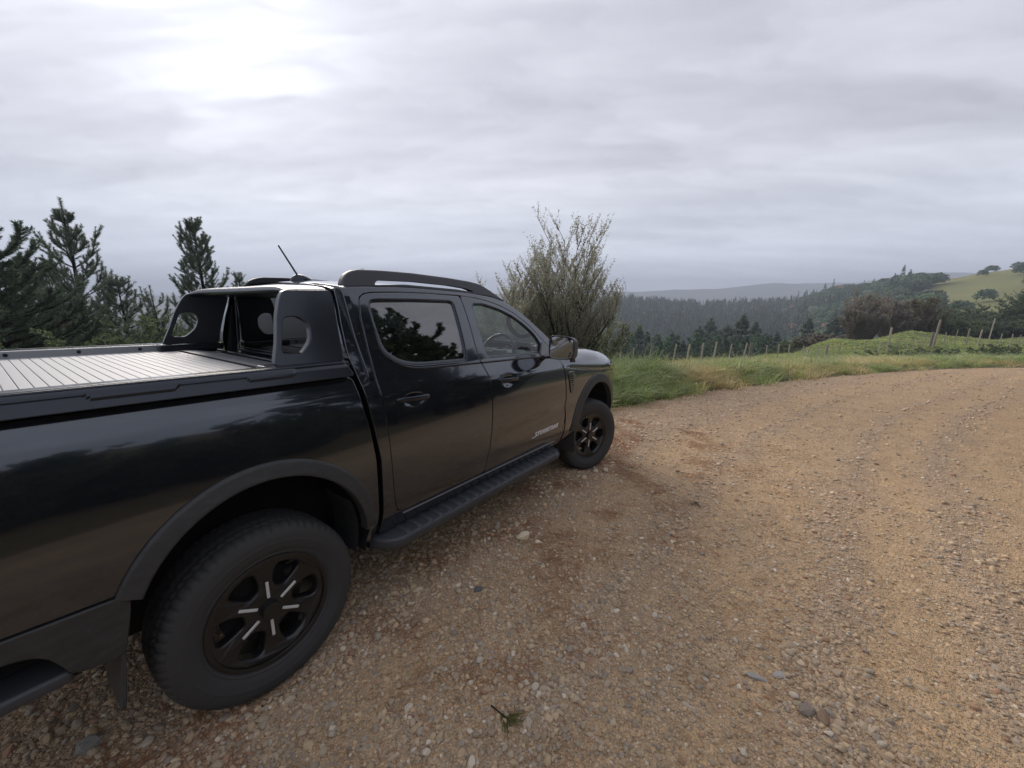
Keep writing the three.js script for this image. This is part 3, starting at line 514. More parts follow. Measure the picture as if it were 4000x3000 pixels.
function rimGeos() {
  const face = new THREE.Shape(); face.absarc(0, 0, 0.2395, 0, Math.PI * 2, false);
  for (let k = 0; k < 6; k++) {
    const a = (k + 0.5) * Math.PI / 3 + Math.PI / 2, pt = (r, d) => new THREE.Vector2(r * Math.cos(a + d * Math.PI / 180), r * Math.sin(a + d * Math.PI / 180));
    const p = [pt(0.104, -13), pt(0.104, 13), pt(0.150, 17), pt(0.196, 16), pt(0.208, 8), pt(0.208, -8), pt(0.196, -16), pt(0.150, -17)];
    const q = cut(p.map((v) => [v.x, v.y]), 0.008); const h = new THREE.Path(q.reverse().map(([x, y]) => new THREE.Vector2(x, y))); face.holes.push(h);
  }
  const f = new THREE.ExtrudeGeometry(face, { depth: 0.028, bevelEnabled: true, bevelThickness: 0.014, bevelSize: 0.010, bevelOffset: -0.010, bevelSegments: 3, curveSegments: 64 });
  // dish: the face lies deeper at mid radius, the spokes stand proud near the hub
  const P = f.attributes.position; for (let i = 0; i < P.count; i++) { const r = Math.hypot(P.getX(i), P.getY(i)); P.setZ(i, P.getZ(i) + 0.058 - 0.020 * Math.sin(Math.PI * clamp((r - 0.03) / 0.21)) + 0.004 * sstep(0.20, 0.238, r)); }
  f.computeVertexNormals();
  const barrel = new THREE.LatheGeometry([[0.232, 0.108], [0.2475, 0.112], [0.2485, 0.106], [0.241, 0.100], [0.230, 0.085], [0.222, 0.05], [0.220, -0.06], [0.236, -0.098]].map(([r, y]) => new THREE.Vector2(r, y)), 96); barrel.rotateX(Math.PI / 2);
  const disc = new THREE.CylinderGeometry(0.165, 0.165, 0.02, 48); disc.rotateX(Math.PI / 2); disc.translate(0, 0, 0.008);
  const hub = new THREE.CylinderGeometry(0.036, 0.040, 0.03, 32); hub.rotateX(Math.PI / 2); hub.translate(0, 0, 0.094);
  const strip = box(0, 0, 0, 0.0125, 0.078, 0.007, 0.0025, 2);
  const caliper = box(0.12, 0.06, 0.03, 0.07, 0.13, 0.05, 0.015);
  return { f, barrel, disc, hub, strip, caliper };
}
const RG = rimGeos();
function wheel(name, x, z, s, steer, spin) {
  const w = group(name, truck); w.position.set(x, R_T - 0.008, z); w.rotation.set(0, (s > 0 ? 0 : Math.PI) - steer, 0);
  const t = part('tyre', tyreG, M.rubber, w); t.rotation.z = spin;
  const rim = part('rim', merge([RG.f, RG.barrel]), M.rim, w); rim.rotation.z = spin;
  part('hub_cap', RG.hub, M.rim, rim);
  for (let k = 0; k < 6; k++) { const a = Math.PI / 2 + k * Math.PI / 3, m = part('rim_accent', RG.strip, M.silver, rim); m.position.set(0.094 * Math.cos(a), 0.094 * Math.sin(a), 0.0885); m.rotation.z = a - Math.PI / 2; }
  part('brake_disc', merge([RG.disc, RG.caliper]), M.dark, w);
}
wheel('rear_wheel', 0.0, 0.812, 1, 0, 0.03); wheel('rear_wheel', 0.0, -0.812, -1, 0, 0.4);
wheel('front_wheel', 3.27, 0.815, 1, 0.34, -0.05); wheel('front_wheel', 3.27, -0.815, -1, 0.34, 0.2);

// ---------------------------------------------------------------- door mirrors
for (const s of [1, -1]) {
  const m = group('door_mirror', truck), cx = 2.30, cy = 1.402, cz = 1.058;
  const sg = (t, p) => Math.sign(t) * Math.pow(Math.abs(t), p);
  const shellG = surf(20, 40, (u, v) => { const a = v * 2 * Math.PI, d = u, grow = Math.pow(Math.max(0, 1 - d ** 3.2), 0.42), w = 0.119 * grow, h = 0.098 * grow; const py = sg(Math.sin(a), 0.42), pz = sg(Math.cos(a), 0.42); return [cx - 0.052 + 0.135 * d, cy + h * py * (1 - 0.06 * pz) - 0.012 * d, s * (cz + w * pz + 0.01 * py * 0)]; }, true);
  if (s < 0) shellG.index.array.reverse(); shellG.computeVertexNormals();
  part('mirror_housing', shellG, M.plastic, m);
  const rimG = surf(3, 40, (u, v) => { const a = v * 2 * Math.PI, k = [1, 0.985, 0.90, 0.885][Math.round(u * 3)], d = [-0.052, -0.058, -0.056, -0.044][Math.round(u * 3)], py = sg(Math.sin(a), 0.42), pz = sg(Math.cos(a), 0.42); return [cx + d, cy + 0.098 * k * py * (1 - 0.06 * pz), s * (cz + 0.119 * k * pz)]; }, true);
  part('mirror_rim', rimG, M.gloss, m);
  const gl = new MB(), gx = (dy, dz) => cx - 0.034 + 0.17 * dz / 0.985; { const n = 40, c0 = gl.v(gx(0, 0), cy, s * cz, -0.985, 0, s * 0.17); for (let i = 0; i <= n; i++) { const a = i / n * 2 * Math.PI, py = sg(Math.sin(a), 0.42), pz = sg(Math.cos(a), 0.42); const dy = 0.0885 * py * (1 - 0.06 * pz), dz = 0.106 * pz; gl.v(gx(dy, dz), cy + dy, s * (cz + dz), -0.985, 0, s * 0.17); } for (let i = 1; i <= n; i++) s > 0 ? gl.tri(c0, i, i + 1) : gl.tri(c0, i + 1, i); }
  const glassG = gl.geo(); const glassM = part('mirror_glass', glassG, M.mirror, m);
  part('mirror_arm', surf(10, 14, (u, v) => { const a = v * 2 * Math.PI; return [lerp(2.285, 2.30, u) + 0.045 * Math.cos(a) * (1 - 0.2 * u), lerp(1.318, 1.328, u) + 0.022 * Math.sin(a), s * lerp(0.895, 1.0, u)]; }), M.gloss, m);
  part('mirror_base', panel({ poly: cut([[2.225, 1.335], [2.31, 1.445], [2.36, 1.41], [2.40, 1.345], [2.36, 1.30], [2.24, 1.298]], 0.015), H: (x, y) => bodyW(x, y) + 0.010, map: s > 0 ? 'right' : 'left', r: 0.006, inset: 0, depth: 0.012, h: 0.012 }), M.gloss, m);
  const cam = new THREE.CylinderGeometry(0.020, 0.024, 0.035, 14); cam.translate(cx + 0.02, cy - 0.100, s * (cz + 0.07)); part('mirror_camera', cam, M.plastic, m);
}
// ---------------------------------------------------------------- badge on the front door
const font = await new FontLoader().loadAsync('fonts/droid/droid_sans_bold.typeface.json');
{ const mk = (size, depth, bevel) => { const g = new TextGeometry('STORMTRAK', { font, size, depth, curveSegments: 3, bevelEnabled: bevel > 0, bevelSize: bevel, bevelThickness: 0.0008, bevelSegments: 1 }); g.computeBoundingBox(); const w = g.boundingBox.max.x - g.boundingBox.min.x; g.scale(0.385 / w, 1, 1); g.applyMatrix4(new THREE.Matrix4().set(1, 0.32, 0, 0, 0, 1, 0, 0, 0, 0, 1, 0, 0, 0, 0, 1)); return g; };
  for (const s of [1, -1]) {
    const zz = bodyW(2.2, 0.69) + 0.001, b = group('badge', truck), a = mk(0.034, 0.003, 0.0005), c = mk(0.034, 0.0012, 0);
    const place = (g, dz) => { if (s > 0) g.translate(2.035, 0.672, zz + dz); else { g.rotateY(Math.PI); g.translate(2.45, 0.672, -zz - dz); } return g; };
    part('badge_outline', place(a, 0), M.silver, b); 
    const slash = box(0, 0, 0, 0.055, 0.006, 0.004, 0.001); if (s > 0) { slash.translate(2.02, 0.671, zz + 0.002); } else slash.translate(2.47, 0.671, -zz - 0.002); part('badge_flash', slash, M.chrome, b);
  } }
// ---------------------------------------------------------------- cabin, seen through the glass
const cabin = group('cabin', truck);
part('dashboard', surf(30, 16, (u, v) => { const z = lerp(-0.74, 0.74, u), k = v * 16, pr = [[2.86, 1.27], [2.80, 1.287], [2.70, 1.292], [2.60, 1.290], [2.52, 1.286], [2.47, 1.278], [2.44, 1.262], [2.425, 1.24], [2.42, 1.21], [2.425, 1.17], [2.44, 1.13], [2.46, 1.09], [2.48, 1.04], [2.49, 0.98], [2.5, 0.9], [2.5, 0.8], [2.5, 0.7]][Math.round(k)], bn = 0.028 * Math.exp(-(((z - 0.39) / 0.17) ** 2)); return [pr[0] - 0.02 * Math.abs(z), pr[1] + bn * (pr[0] < 2.65 ? 1 : 0.3), z]; }), M.dash, cabin);
part('cabin_floor', box(1.5, 0.66, 0, 2.1, 0.04, 1.6, 0.01), M.dark, cabin);
{ const sw = group('steering_wheel', cabin); sw.position.set(2.235, 1.315, 0.40); sw.rotation.set(0, 0, 0);
  const tor = new THREE.TorusGeometry(0.178, 0.0165, 12, 48), hub = box(0, -0.01, 0.03, 0.17, 0.11, 0.06, 0.03, 3), sp1 = box(-0.115, -0.005, 0.018, 0.10, 0.045, 0.022, 0.008), sp2 = box(0.115, -0.005, 0.018, 0.10, 0.045, 0.022, 0.008), sp3 = box(0, -0.115, 0.018, 0.05, 0.10, 0.02, 0.008);
  const tilt = new THREE.Matrix4().makeRotationY(Math.PI / 2).premultiply(new THREE.Matrix4().makeRotationZ(-0.42)); for (const g of [tor, hub, sp1, sp2, sp3]) g.applyMatrix4(tilt);
  part('steering_rim', tor, M.satin, sw); part('steering_hub', merge([hub, sp1, sp2, sp3]), M.plastic, sw);
  const acc = box(0, -0.12, -0.005, 0.012, 0.09, 0.006, 0.003); acc.applyMatrix4(tilt); part('steering_trim', acc, M.silver, sw);
  const col = new THREE.CylinderGeometry(0.05, 0.06, 0.28, 14); col.rotateZ(Math.PI / 2 - 0.42); col.translate(0.15, -0.055, 0); part('steering_column', col, M.plastic, sw); }
function seat(x, z, w, head) {
  const g = group('seat', cabin);
  const back = new RoundedBoxGeometry(0.13, 0.62, w, 4, 0.05); back.rotateZ(0.30); back.translate(x - 0.10, 1.13, z); part('backrest', back, M.cloth, g);
  part('cushion', box(x + 0.22, 0.84, z, 0.52, 0.14, w, 0.05, 4), M.cloth, g);
  for (const dz of head) { const h = new RoundedBoxGeometry(0.085, 0.17, 0.25, 4, 0.035); h.rotateZ(0.2); h.translate(x - 0.215, 1.53, z + dz); part('headrest', h, M.cloth, g); }
}
seat(1.62, 0.39, 0.52, [0]); seat(1.62, -0.39, 0.52, [0]); seat(0.84, 0, 1.34, [-0.42, 0.42]);
part('screen', box(2.405, 1.13, 0.0, 0.02, 0.26, 0.18, 0.006), M.lens, cabin);
for (const s of [-1, 1]) { const z = s * 0.675; part('grab_handle', tube([[2.08, 1.690, z + s * 0.01], [2.045, 1.645, z - s * 0.01], [2.06, 1.575, z - s * 0.015], [2.13, 1.518, z - s * 0.015], [2.22, 1.480, z - s * 0.01], [2.31, 1.495, z + s * 0.02], [2.33, 1.53, z + s * 0.035]], 0.021, 10, 48), M.plastic, cabin); 
  part('pillar_trim', surf(16, 4, (u, v) => { const p = shell(lerp(0.57, 0.97, u), s * lerp(0.99, 0.90, v)); return [p[0] - 0.012, p[1] - 0.028, p[2] - s * 0.03]; }), M.cloth, cabin); }
{ const rv = new RoundedBoxGeometry(0.03, 0.075, 0.24, 3, 0.012); rv.translate(2.02, 1.665, 0); part('cabin_mirror', rv, M.plastic, cabin); part('mirror_stalk', box(2.06, 1.70, 0, 0.05, 0.05, 0.05, 0.012), M.plastic, cabin); }
// ---------------------------------------------------------------- the road's left edge, in the truck's frame
const EDGE = new THREE.CatmullRomCurve3([[-60, -22], [-30, -11], [-12, -4.8], [-6, -2.9], [0, -1.75], [4, -0.75], [6.25, -0.02], [7.18, 0.30], [8.64, 0.83], [10.5, 1.65], [12.6, 2.62], [14.9, 3.95], [18.2, 5.95], [20.7, 7.85], [22.2, 9.3], [25, 12.6], [29, 18.5], [33, 28], [36, 45], [37, 80]].map(([x, z]) => new THREE.Vector3(x, 0, z))).getPoints(420).map((p) => [p.x, p.z]);
function edgeDist(x, z) {                           // + on the road, - on the verge
  let best = 1e9, sg = 1;
  for (let i = 0; i < EDGE.length - 1; i++) { const [ax, az] = EDGE[i], [bx, bz] = EDGE[i + 1], dx = bx - ax, dz = bz - az; let t = ((x - ax) * dx + (z - az) * dz) / (dx * dx + dz * dz); t = clamp(t); const ex = x - ax - t * dx, ez = z - az - t * dz, d = ex * ex + ez * ez; if (d < best) { best = d; sg = dx * ez - dz * ex > 0 ? 1 : -1; } }
  return sg * Math.sqrt(best);
}
const ROAD_W = 7.4;
// land heights round the view point: [azimuth in degrees, [distance, height] ...]
const LAND = [
  [-180, [[10, 1.5], [20, 4], [60, 9], [300, 16], [1500, 20], [6000, 40]]],
  [-110, [[10, 0.4], [30, 0.5], [60, -2], [300, -20], [1500, -40], [6000, 0]]],
  [-75, [[6, 0.0], [12, -0.8], [18, -1.6], [30, -4.5], [60, -12], [110, -24], [220, -42], [400, -45], [900, -50], [1500, -50], [2600, -60], [6000, -40]]],
  [-53, [[6, -0.3], [12, -1.0], [18, -2.0], [30, -5.0], [60, -13], [110, -25], [220, -42], [400, -42], [900, -48], [1500, -52], [2600, -62], [6000, -30]]],
  [-20, [[6, -0.5], [12, -1.3], [18, -2.4], [30, -5.5], [60, -14], [110, -26], [220, -40], [400, -34], [600, -30], [900, -46], [1500, -52], [2600, -66], [6000, -20]]],
  [8, [[7, -0.5], [12, -1.2], [18, -2.0], [24, -2.6], [30, -4.6], [45, -9.5], [70, -18], [110, -28], [160, -37], [220, -41], [300, -36], [400, -23], [500, -12.5], [600, -20], [900, -60], [1500, -80], [2600, -84], [3300, -40], [3700, 0], [6000, 0]]],
  [16, [[8, -0.5], [14, -1.35], [20, -2.15], [24.5, -2.7], [30, -4.6], [45, -9.5], [70, -18], [110, -28], [160, -37], [220, -41], [300, -36], [400, -23], [500, -12.5], [600, -20], [900, -60], [1500, -80], [2600, -84], [3300, -30], [3700, 18], [6000, 0]]],
  [26, [[9.5, -0.6], [16, -1.5], [22, -2.2], [28, -2.75], [34, -3.9], [48, -9], [75, -17], [115, -27], [170, -36], [230, -40], [310, -36], [420, -25], [520, -17.5], [620, -24], [900, -60], [1500, -80], [2600, -84], [3500, -10], [3900, 44], [6000, 20]]],
  [33, [[12, -0.7], [18, -1.5], [25, -2.3], [31, -2.75], [37, -3.0], [46, -5.2], [62, -10.5], [95, -18], [170, -31], [230, -34], [320, -29], [430, -19], [540, -14], [640, -20], [900, -50], [1500, -76], [2600, -80], [3700, 10], [4200, 92], [6000, 60]]],
  [39, [[14, -0.8], [22, -1.75], [30, -2.5], [36, -2.85], [43, -2.65], [50, -2.7], [64, -6], [95, -13], [160, -20], [230, -19], [310, -11], [400, -3], [480, 2.5], [600, -6], [900, -40], [1500, -70], [2600, -76], [4000, 20], [4600, 100], [6000, 70]]],
  [45, [[17, -0.8], [26, -1.8], [36, -2.7], [46, -3.0], [54, -2.6], [62, -2.45], [72, -4.2], [95, -8], [150, -11], [220, -6], [300, 3], [380, 9], [450, 10], [560, 0], [900, -30], [1500, -60], [2600, -70], [4600, 80], [5400, 190], [6000, 150]]],
  [53, [[22, -0.9], [34, -2.0], [46, -2.9], [60, -3.4], [72, -3.5], [80, -3.55], [95, -5], [120, -6.5], [170, -5], [230, -1.5], [290, 8], [350, 16], [400, 19], [470, 17], [600, 5], [900, -20], [2600, -60], [5000, 120], [5900, 220], [6200, 150]]],
  [64, [[26, -1.0], [40, -2.2], [60, -3.0], [90, -3.5], [140, -1], [200, 6], [280, 20], [360, 33], [430, 38], [600, 30], [2600, 20], [6000, 200]]],
  [90, [[20, 0.5], [40, 2.5], [90, 5], [200, 14], [400, 32], [1000, 40], [6000, 120]]],
  [180, [[10, 1.5], [20, 4], [60, 9], [300, 16], [1500, 20], [6000, 40]]],
].map(([a, p]) => [a, table(p.map((q) => Math.log(q[0])), p.map((q) => q[1]))]);
function land(az, rTrue) {                          // the far country is drawn in to 2.4 km, its heights with it
  const r = rTrue > 900 ? 900 * Math.pow(rTrue / 900, 1.934) : rTrue, shrinkBy = rTrue / r;
  let i = 0; while (i < LAND.length - 2 && az > LAND[i + 1][0]) i++;
  const t = clamp((az - LAND[i][0]) / (LAND[i + 1][0] - LAND[i][0])), s = t * t * (3 - 2 * t) * 0.5 + t * 0.5, l = Math.log(r);
  return shrinkBy * lerp(LAND[i][1](l), LAND[i + 1][1](l), s);
}
function groundY(x, z, under = true) {
  const r = Math.max(0.5, Math.hypot(x, z)), az = Math.atan2(x, -z) * 180 / Math.PI, py = planeY(x, z);
  if (r > 160) return land(az, r) + (r > 1200 ? 6 : 3) * fbm2(x / (r > 1200 ? 260 : 90), z / (r > 1200 ? 260 : 90), 4) * sstep(160, 260, r);
  const t = toT(x, py, z), d = edgeDist(t.x, t.z);
  let y;
  if (d < 0) { const k = sstep(0.0, 9, -d); y = lerp(py, land(az, r), k) + 0.10 * Math.exp(-(((-d - 0.9) / 0.6) ** 2)) + 0.10 * fbm2(x * 0.45, z * 0.45, 3) * sstep(0.1, 2.5, -d) + 0.35 * fbm2(x * 0.07, z * 0.07, 3) * sstep(3, 14, -d); }
  else if (d < ROAD_W) y = py - (under ? 0.07 * sstep(0.12, 0.7, d) * sstep(ROAD_W - 0.1, ROAD_W - 0.7, d) : 0);
  else { const o = d - ROAD_W, b = 0.35 * sstep(0, 1, o) + 2.9 * sstep(0.6, 7, o) + 2.5 * sstep(6, 30, o); y = py + b + 0.3 * fbm2(x * 0.3, z * 0.3, 3) * sstep(0, 2, o); if (az > 20 && r > 34) y = lerp(y, land(az, r), sstep(34, 60, r)); }
  return y;
}
const isRoad = (x, z) => { const t = toT(x, planeY(x, z), z); return edgeDist(t.x, t.z); };

// soil and turf grain, tiled in metres
const tileable = (fn) => (x, y) => { const wx = x, wy = y; const a = fn(x, y), b = fn(x - 1, y), c = fn(x, y - 1), d = fn(x - 1, y - 1); return lerp(lerp(a, b, sstep(0.8, 1, wx)), lerp(c, d, sstep(0.8, 1, wx)), sstep(0.8, 1, wy)); };
const turfTex = texture(1024, 1024, (() => { const A = tileable((x, y) => fbm2(x * 7, y * 7, 5, 0.6)), B = tileable((x, y) => fbm2(x * 40 + 9, y * 40, 3, 0.6)); return (x, y) => { const a = A(x, y), b = B(x, y), v = 0.90 + 0.12 * a + 0.16 * b; return [v * (1 + 0.06 * a), v, v * (0.88 - 0.1 * a)]; }; })(), true);
const gritH = (() => { const A = tileable((x, y) => fbm2(x * 60, y * 60, 3, 0.6)), B = tileable((x, y) => fbm2(x * 14 + 30, y * 14, 3, 0.5)); return (x, y) => 0.5 + 0.33 * A(x, y) + 0.2 * B(x, y); })();
// pressed fines with grit of several sizes: cells of a jittered lattice, each a pale or dark little stone
function gritCell(x, y, n, seed) {
  const cx = Math.floor(x * n), cy = Math.floor(y * n); let d1 = 9, id = 0;
  for (let i = -1; i <= 1; i++) for (let j = -1; j <= 1; j++) { const gx = (cx + i + n) % n, gy = (cy + j + n) % n, h = Math.imul(gx * 374761393 + gy * 668265263 + seed * 974711, 1274126177) >>> 0, h2 = Math.imul(h ^ (h >>> 13), 1103515245) >>> 0; const px = cx + i + 0.15 + 0.7 * ((h & 1023) / 1023), py = cy + j + 0.15 + 0.7 * ((h >>> 10 & 1023) / 1023), s = 0.35 + 0.4 * ((h2 & 255) / 255), d = Math.hypot((x * n - px), (y * n - py)) / s; if (d < d1) { d1 = d; id = h2; } }
  return [d1, (id >>> 8 & 1023) / 1023, (id >>> 18 & 1023) / 1023];
}
const GRIT = 1024, gritData = new Float32Array(GRIT * GRIT * 2);
const roadTex = texture(GRIT, GRIT, (x, y, i, j) => {
  const g = gritH(x, y); let v = 0.88 + 0.22 * (g - 0.5) * 2, hue = 0, hgt = 0.25 + 0.25 * g;
  for (const [n, s, share] of [[190, 3, 0.55], [95, 5, 0.42], [52, 8, 0.28]]) { const [d, p, q] = gritCell(x, y, n, s); if (p < share && d < 0.75) { const e = sstep(0.75, 0.45, d); v = lerp(v, 0.70 + 0.42 * q, e * 0.85); hue = lerp(hue, (q * 7.3 % 1) - 0.35, e); hgt = lerp(hgt, 0.5 + (0.25 + 0.25 * (95 / n)) * Math.sqrt(Math.max(0, 1 - d * d / 0.57)) * 0.7, e); } }
  gritData[(j * GRIT + i)] = hgt;
  return [v * (1.0 - 0.06 * hue), v * (0.97 + 0.01 * hue), v * (0.93 + 0.12 * hue)];
}, true);
const roadBump = texture(GRIT, GRIT, (x, y, i, j) => { const h = gritData[j * GRIT + i]; return [h, h, h]; }, false);

// ---------------------------------------------------------------- terrain: one sheet from the feet to the far hills
{ const rings = [0.6], az = [];
  while (rings.at(-1) < 2440) { const r = rings.at(-1); rings.push(r * (r < 30 ? 1.065 : r < 700 ? 1.05 : 1.06) + 0.02); }
  for (let a = -180; a < -70; a += 3) az.push(a); for (let a = -70; a < 76; a += 0.5) az.push(a); for (let a = 76; a <= 180; a += 4) az.push(a);
  const b = new MB(), col = [], c = new THREE.Color();
  for (const r of rings) for (const a of az) {
    const x = r * Math.sin(a * Math.PI / 180), z = -r * Math.cos(a * Math.PI / 180), y = groundY(x, z);
    b.v(x, y, z, 0, 0, 0, x / 3, z / 3);
    const n = fbm2(x * 0.05 + 3, z * 0.05, 4), n2 = fbm2(x * 0.011, z * 0.011, 4);
    if (r < 130) { const p = sstep(-0.3, 0.5, n); c.setRGB(lerp(0.085, 0.145, p), lerp(0.115, 0.150, p), lerp(0.030, 0.052, p)); }
    else c.setRGB(0.205 + 0.03 * n, 0.205 + 0.015 * n, 0.088);
    const wooded = a < 45.2 + 3 * n2 ? sstep(55, 95, r) : sstep(70, 95, r) * sstep(215, 190, r + 25 * n2);
    c.lerp(new THREE.Color().setRGB(0.026, 0.034, 0.018), wooded * (r < 1100 ? 1 : 0));
    if (r > 1100) c.setRGB(0.075 + 0.02 * n2, 0.088, 0.06);
    const dx = isRoad(x, z); if (r < 60 && dx > -0.4) c.lerp(new THREE.Color().setRGB(0.15, 0.115, 0.075), sstep(-0.4, 0.2, dx));
    col.push(c.r, c.g, c.b);
  }
  b.c = col; const m = az.length;
  for (let i = 0; i < rings.length - 1; i++) for (let j = 0; j < m - 1; j++) { const a = i * m + j; b.quad(a, a + 1, a + m + 1, a + m); }
  const ctr = b.v(0, groundY(0.3, 0), 0, 0, 1, 0); b.c.push(0.15, 0.115, 0.075); for (let j = 0; j < m - 1; j++) b.tri(ctr, j + 1, j);
  const g = b.geo(true), t = new THREE.Mesh(g, new THREE.MeshStandardMaterial({ map: turfTex, vertexColors: true, roughness: 1, bumpMap: turfTex, bumpScale: 0.02 }));
  t.name = 'terrain'; t.receiveShadow = t.castShadow = true; tag(t, 'green and wooded hill country falling away to a hazy far ridge', null, null, 'structure'); scene.add(t);
}
// ---------------------------------------------------------------- gravel road: wheel tracks of pressed sand between strips of loose grey stone
const bandShift = (x) => 0.022 * Math.max(0, x - 1.5) ** 2 / (1 + Math.max(0, x - 12) * 0.045);
function sandy(xt, zt) {                             // 1 on a pressed sandy track, 0 on loose stone
  const w = 0.10 * noise2(xt * 0.5, zt * 0.5 + 4) + 0.05 * noise2(xt * 1.7, zt * 1.7), q = zt - bandShift(xt) + w;
  let s = 0; for (const [c, hw, k] of [[-0.6, 0.35, 0.5], [1.50, 0.30, 0.75], [2.45, 0.36, 0.85], [3.34, 0.17, 1], [4.28, 0.32, 1], [5.5, 0.4, 0.9], [6.6, 0.3, 0.8]]) s = Math.max(s, k * sstep(hw + 0.22, hw - 0.10, Math.abs(q - c)));
  return clamp(s * (0.75 + 0.35 * fbm2(xt * 0.9, zt * 2.2, 3)) + 0.12 * fbm2(xt * 2.3, zt * 2.3, 3));
}
function roadY(xt, zt) { const s = sandy(xt, zt), d = edgeDist(xt, zt); return 0.0 + 0.012 * (1 - s) + 0.012 * fbm2(xt * 1.1, zt * 1.1, 4) + 0.006 * fbm2(xt * 5, zt * 5, 3) - 0.11 * sstep(0.15, -0.45, d) - 0.1 * sstep(ROAD_W - 0.3, ROAD_W + 0.4, d); }
const inTyre = (x, z) => (Math.abs(x) < 0.14 || Math.abs(x - 3.27) < 0.16) && Math.abs(Math.abs(z) - 0.81) < 0.15;
{ const b = new MB(), col = [], c = new THREE.Color(), sandC = new THREE.Color().setRGB(0.635, 0.455, 0.275), stoneC = new THREE.Color().setRGB(0.51, 0.385, 0.275), redC = new THREE.Color().setRGB(0.40, 0.215, 0.125);
  const put = (x, z) => { const t = inTyre(x, z) ? -0.004 : roadY(x, z); b.v(x, t, z, 0, 0, 0, x / 1.3, z / 1.3); const s = sandy(x, z), n = fbm2(x * 3.1, z * 3.1, 4); c.copy(stoneC).lerp(sandC, s); const litter = sstep(2.3, 0.6, z) * sstep(-0.05, 0.45, fbm2(x * 1.3 + 8, z * 1.3, 4)) * 0.36; c.lerp(redC, litter); const k = 1 + 0.16 * n; col.push(c.r * k, c.g * k, c.b * k); };
  const grid = (x0, x1, z0, z1, s, skip) => { const nx = Math.round((x1 - x0) / s), nz = Math.round((z1 - z0) / s), o = b.p.length / 3; for (let i = 0; i <= nx; i++) for (let j = 0; j <= nz; j++) put(x0 + i * s, z0 + j * s); for (let i = 0; i < nx; i++) for (let j = 0; j < nz; j++) { const x = x0 + (i + 0.5) * s, z = z0 + (j + 0.5) * s; if (skip && skip(x, z)) continue; const d = edgeDist(x, z); if (d < -0.75 || d > ROAD_W + 0.7) continue; const a = o + i * (nz + 1) + j; b.quad(a, a + 1, a + nz + 2, a + nz + 1); } };
  grid(-3, 9, -3, 7, 0.05);
  grid(-20, 30, -9, 30, 0.25, (x, z) => x > -3 && x < 9 && z > -3 && z < 7);
  b.c = col; const g = b.geo(true);
  const m = new THREE.Mesh(g, new THREE.MeshStandardMaterial({ map: roadTex, vertexColors: true, roughness: 0.96, bumpMap: roadBump, bumpScale: 0.009 }));
  m.name = 'gravel_road'; m.receiveShadow = m.castShadow = true; m.applyMatrix4(T2W); tag(m, 'brown gravel road with sandy wheel tracks curving to the right', null, null, 'structure'); scene.add(m);
}
// ---------------------------------------------------------------- loose gravel: uncountable, so one mass per kind of stone
function stoneGeo(seed, detail, sx, sy, sz, rough) {
  const q = mulberry(seed), g = new THREE.IcosahedronGeometry(1, detail), P = g.attributes.position, v = new THREE.Vector3(), planes = [];
  for (let k = 0; k < 9; k++) planes.push([new THREE.Vector3(q() - 0.5, q() - 0.5, q() - 0.5).normalize(), 0.52 + 0.34 * q()]);
  for (let i = 0; i < P.count; i++) { v.fromBufferAttribute(P, i).normalize(); let r = 1; for (const [n, d] of planes) { const k = v.dot(n); if (k > 0) r = Math.min(r, d / k); } r *= 1 + rough * noise3(v.x * 2 + seed, v.y * 2, v.z * 2); v.multiplyScalar(r); P.setXYZ(i, v.x * sx, v.y * sy, v.z * sz); }
  g.computeVertexNormals(); if (detail > 0) { const m = new Map(); const N = g.attributes.normal; for (let i = 0; i < P.count; i++) { const k = [P.getX(i), P.getY(i), P.getZ(i)].map((t) => t.toFixed(4)).join(); const e = m.get(k) ?? [0, 0, 0, []]; e[0] += N.getX(i); e[1] += N.getY(i); e[2] += N.getZ(i); e[3].push(i); m.set(k, e); } for (const [a, c, d, l] of m.values()) { const n = Math.hypot(a, c, d) || 1; for (const i of l) N.setXYZ(i, lerp(N.getX(i), a / n, 0.4), lerp(N.getY(i), c / n, 0.4), lerp(N.getZ(i), d / n, 0.4)); } }
  return g;
}
const stoneMat = new THREE.MeshStandardMaterial({ color: 0xffffff, roughness: 0.9, bumpMap: roughGrain, bumpScale: 0.002 });
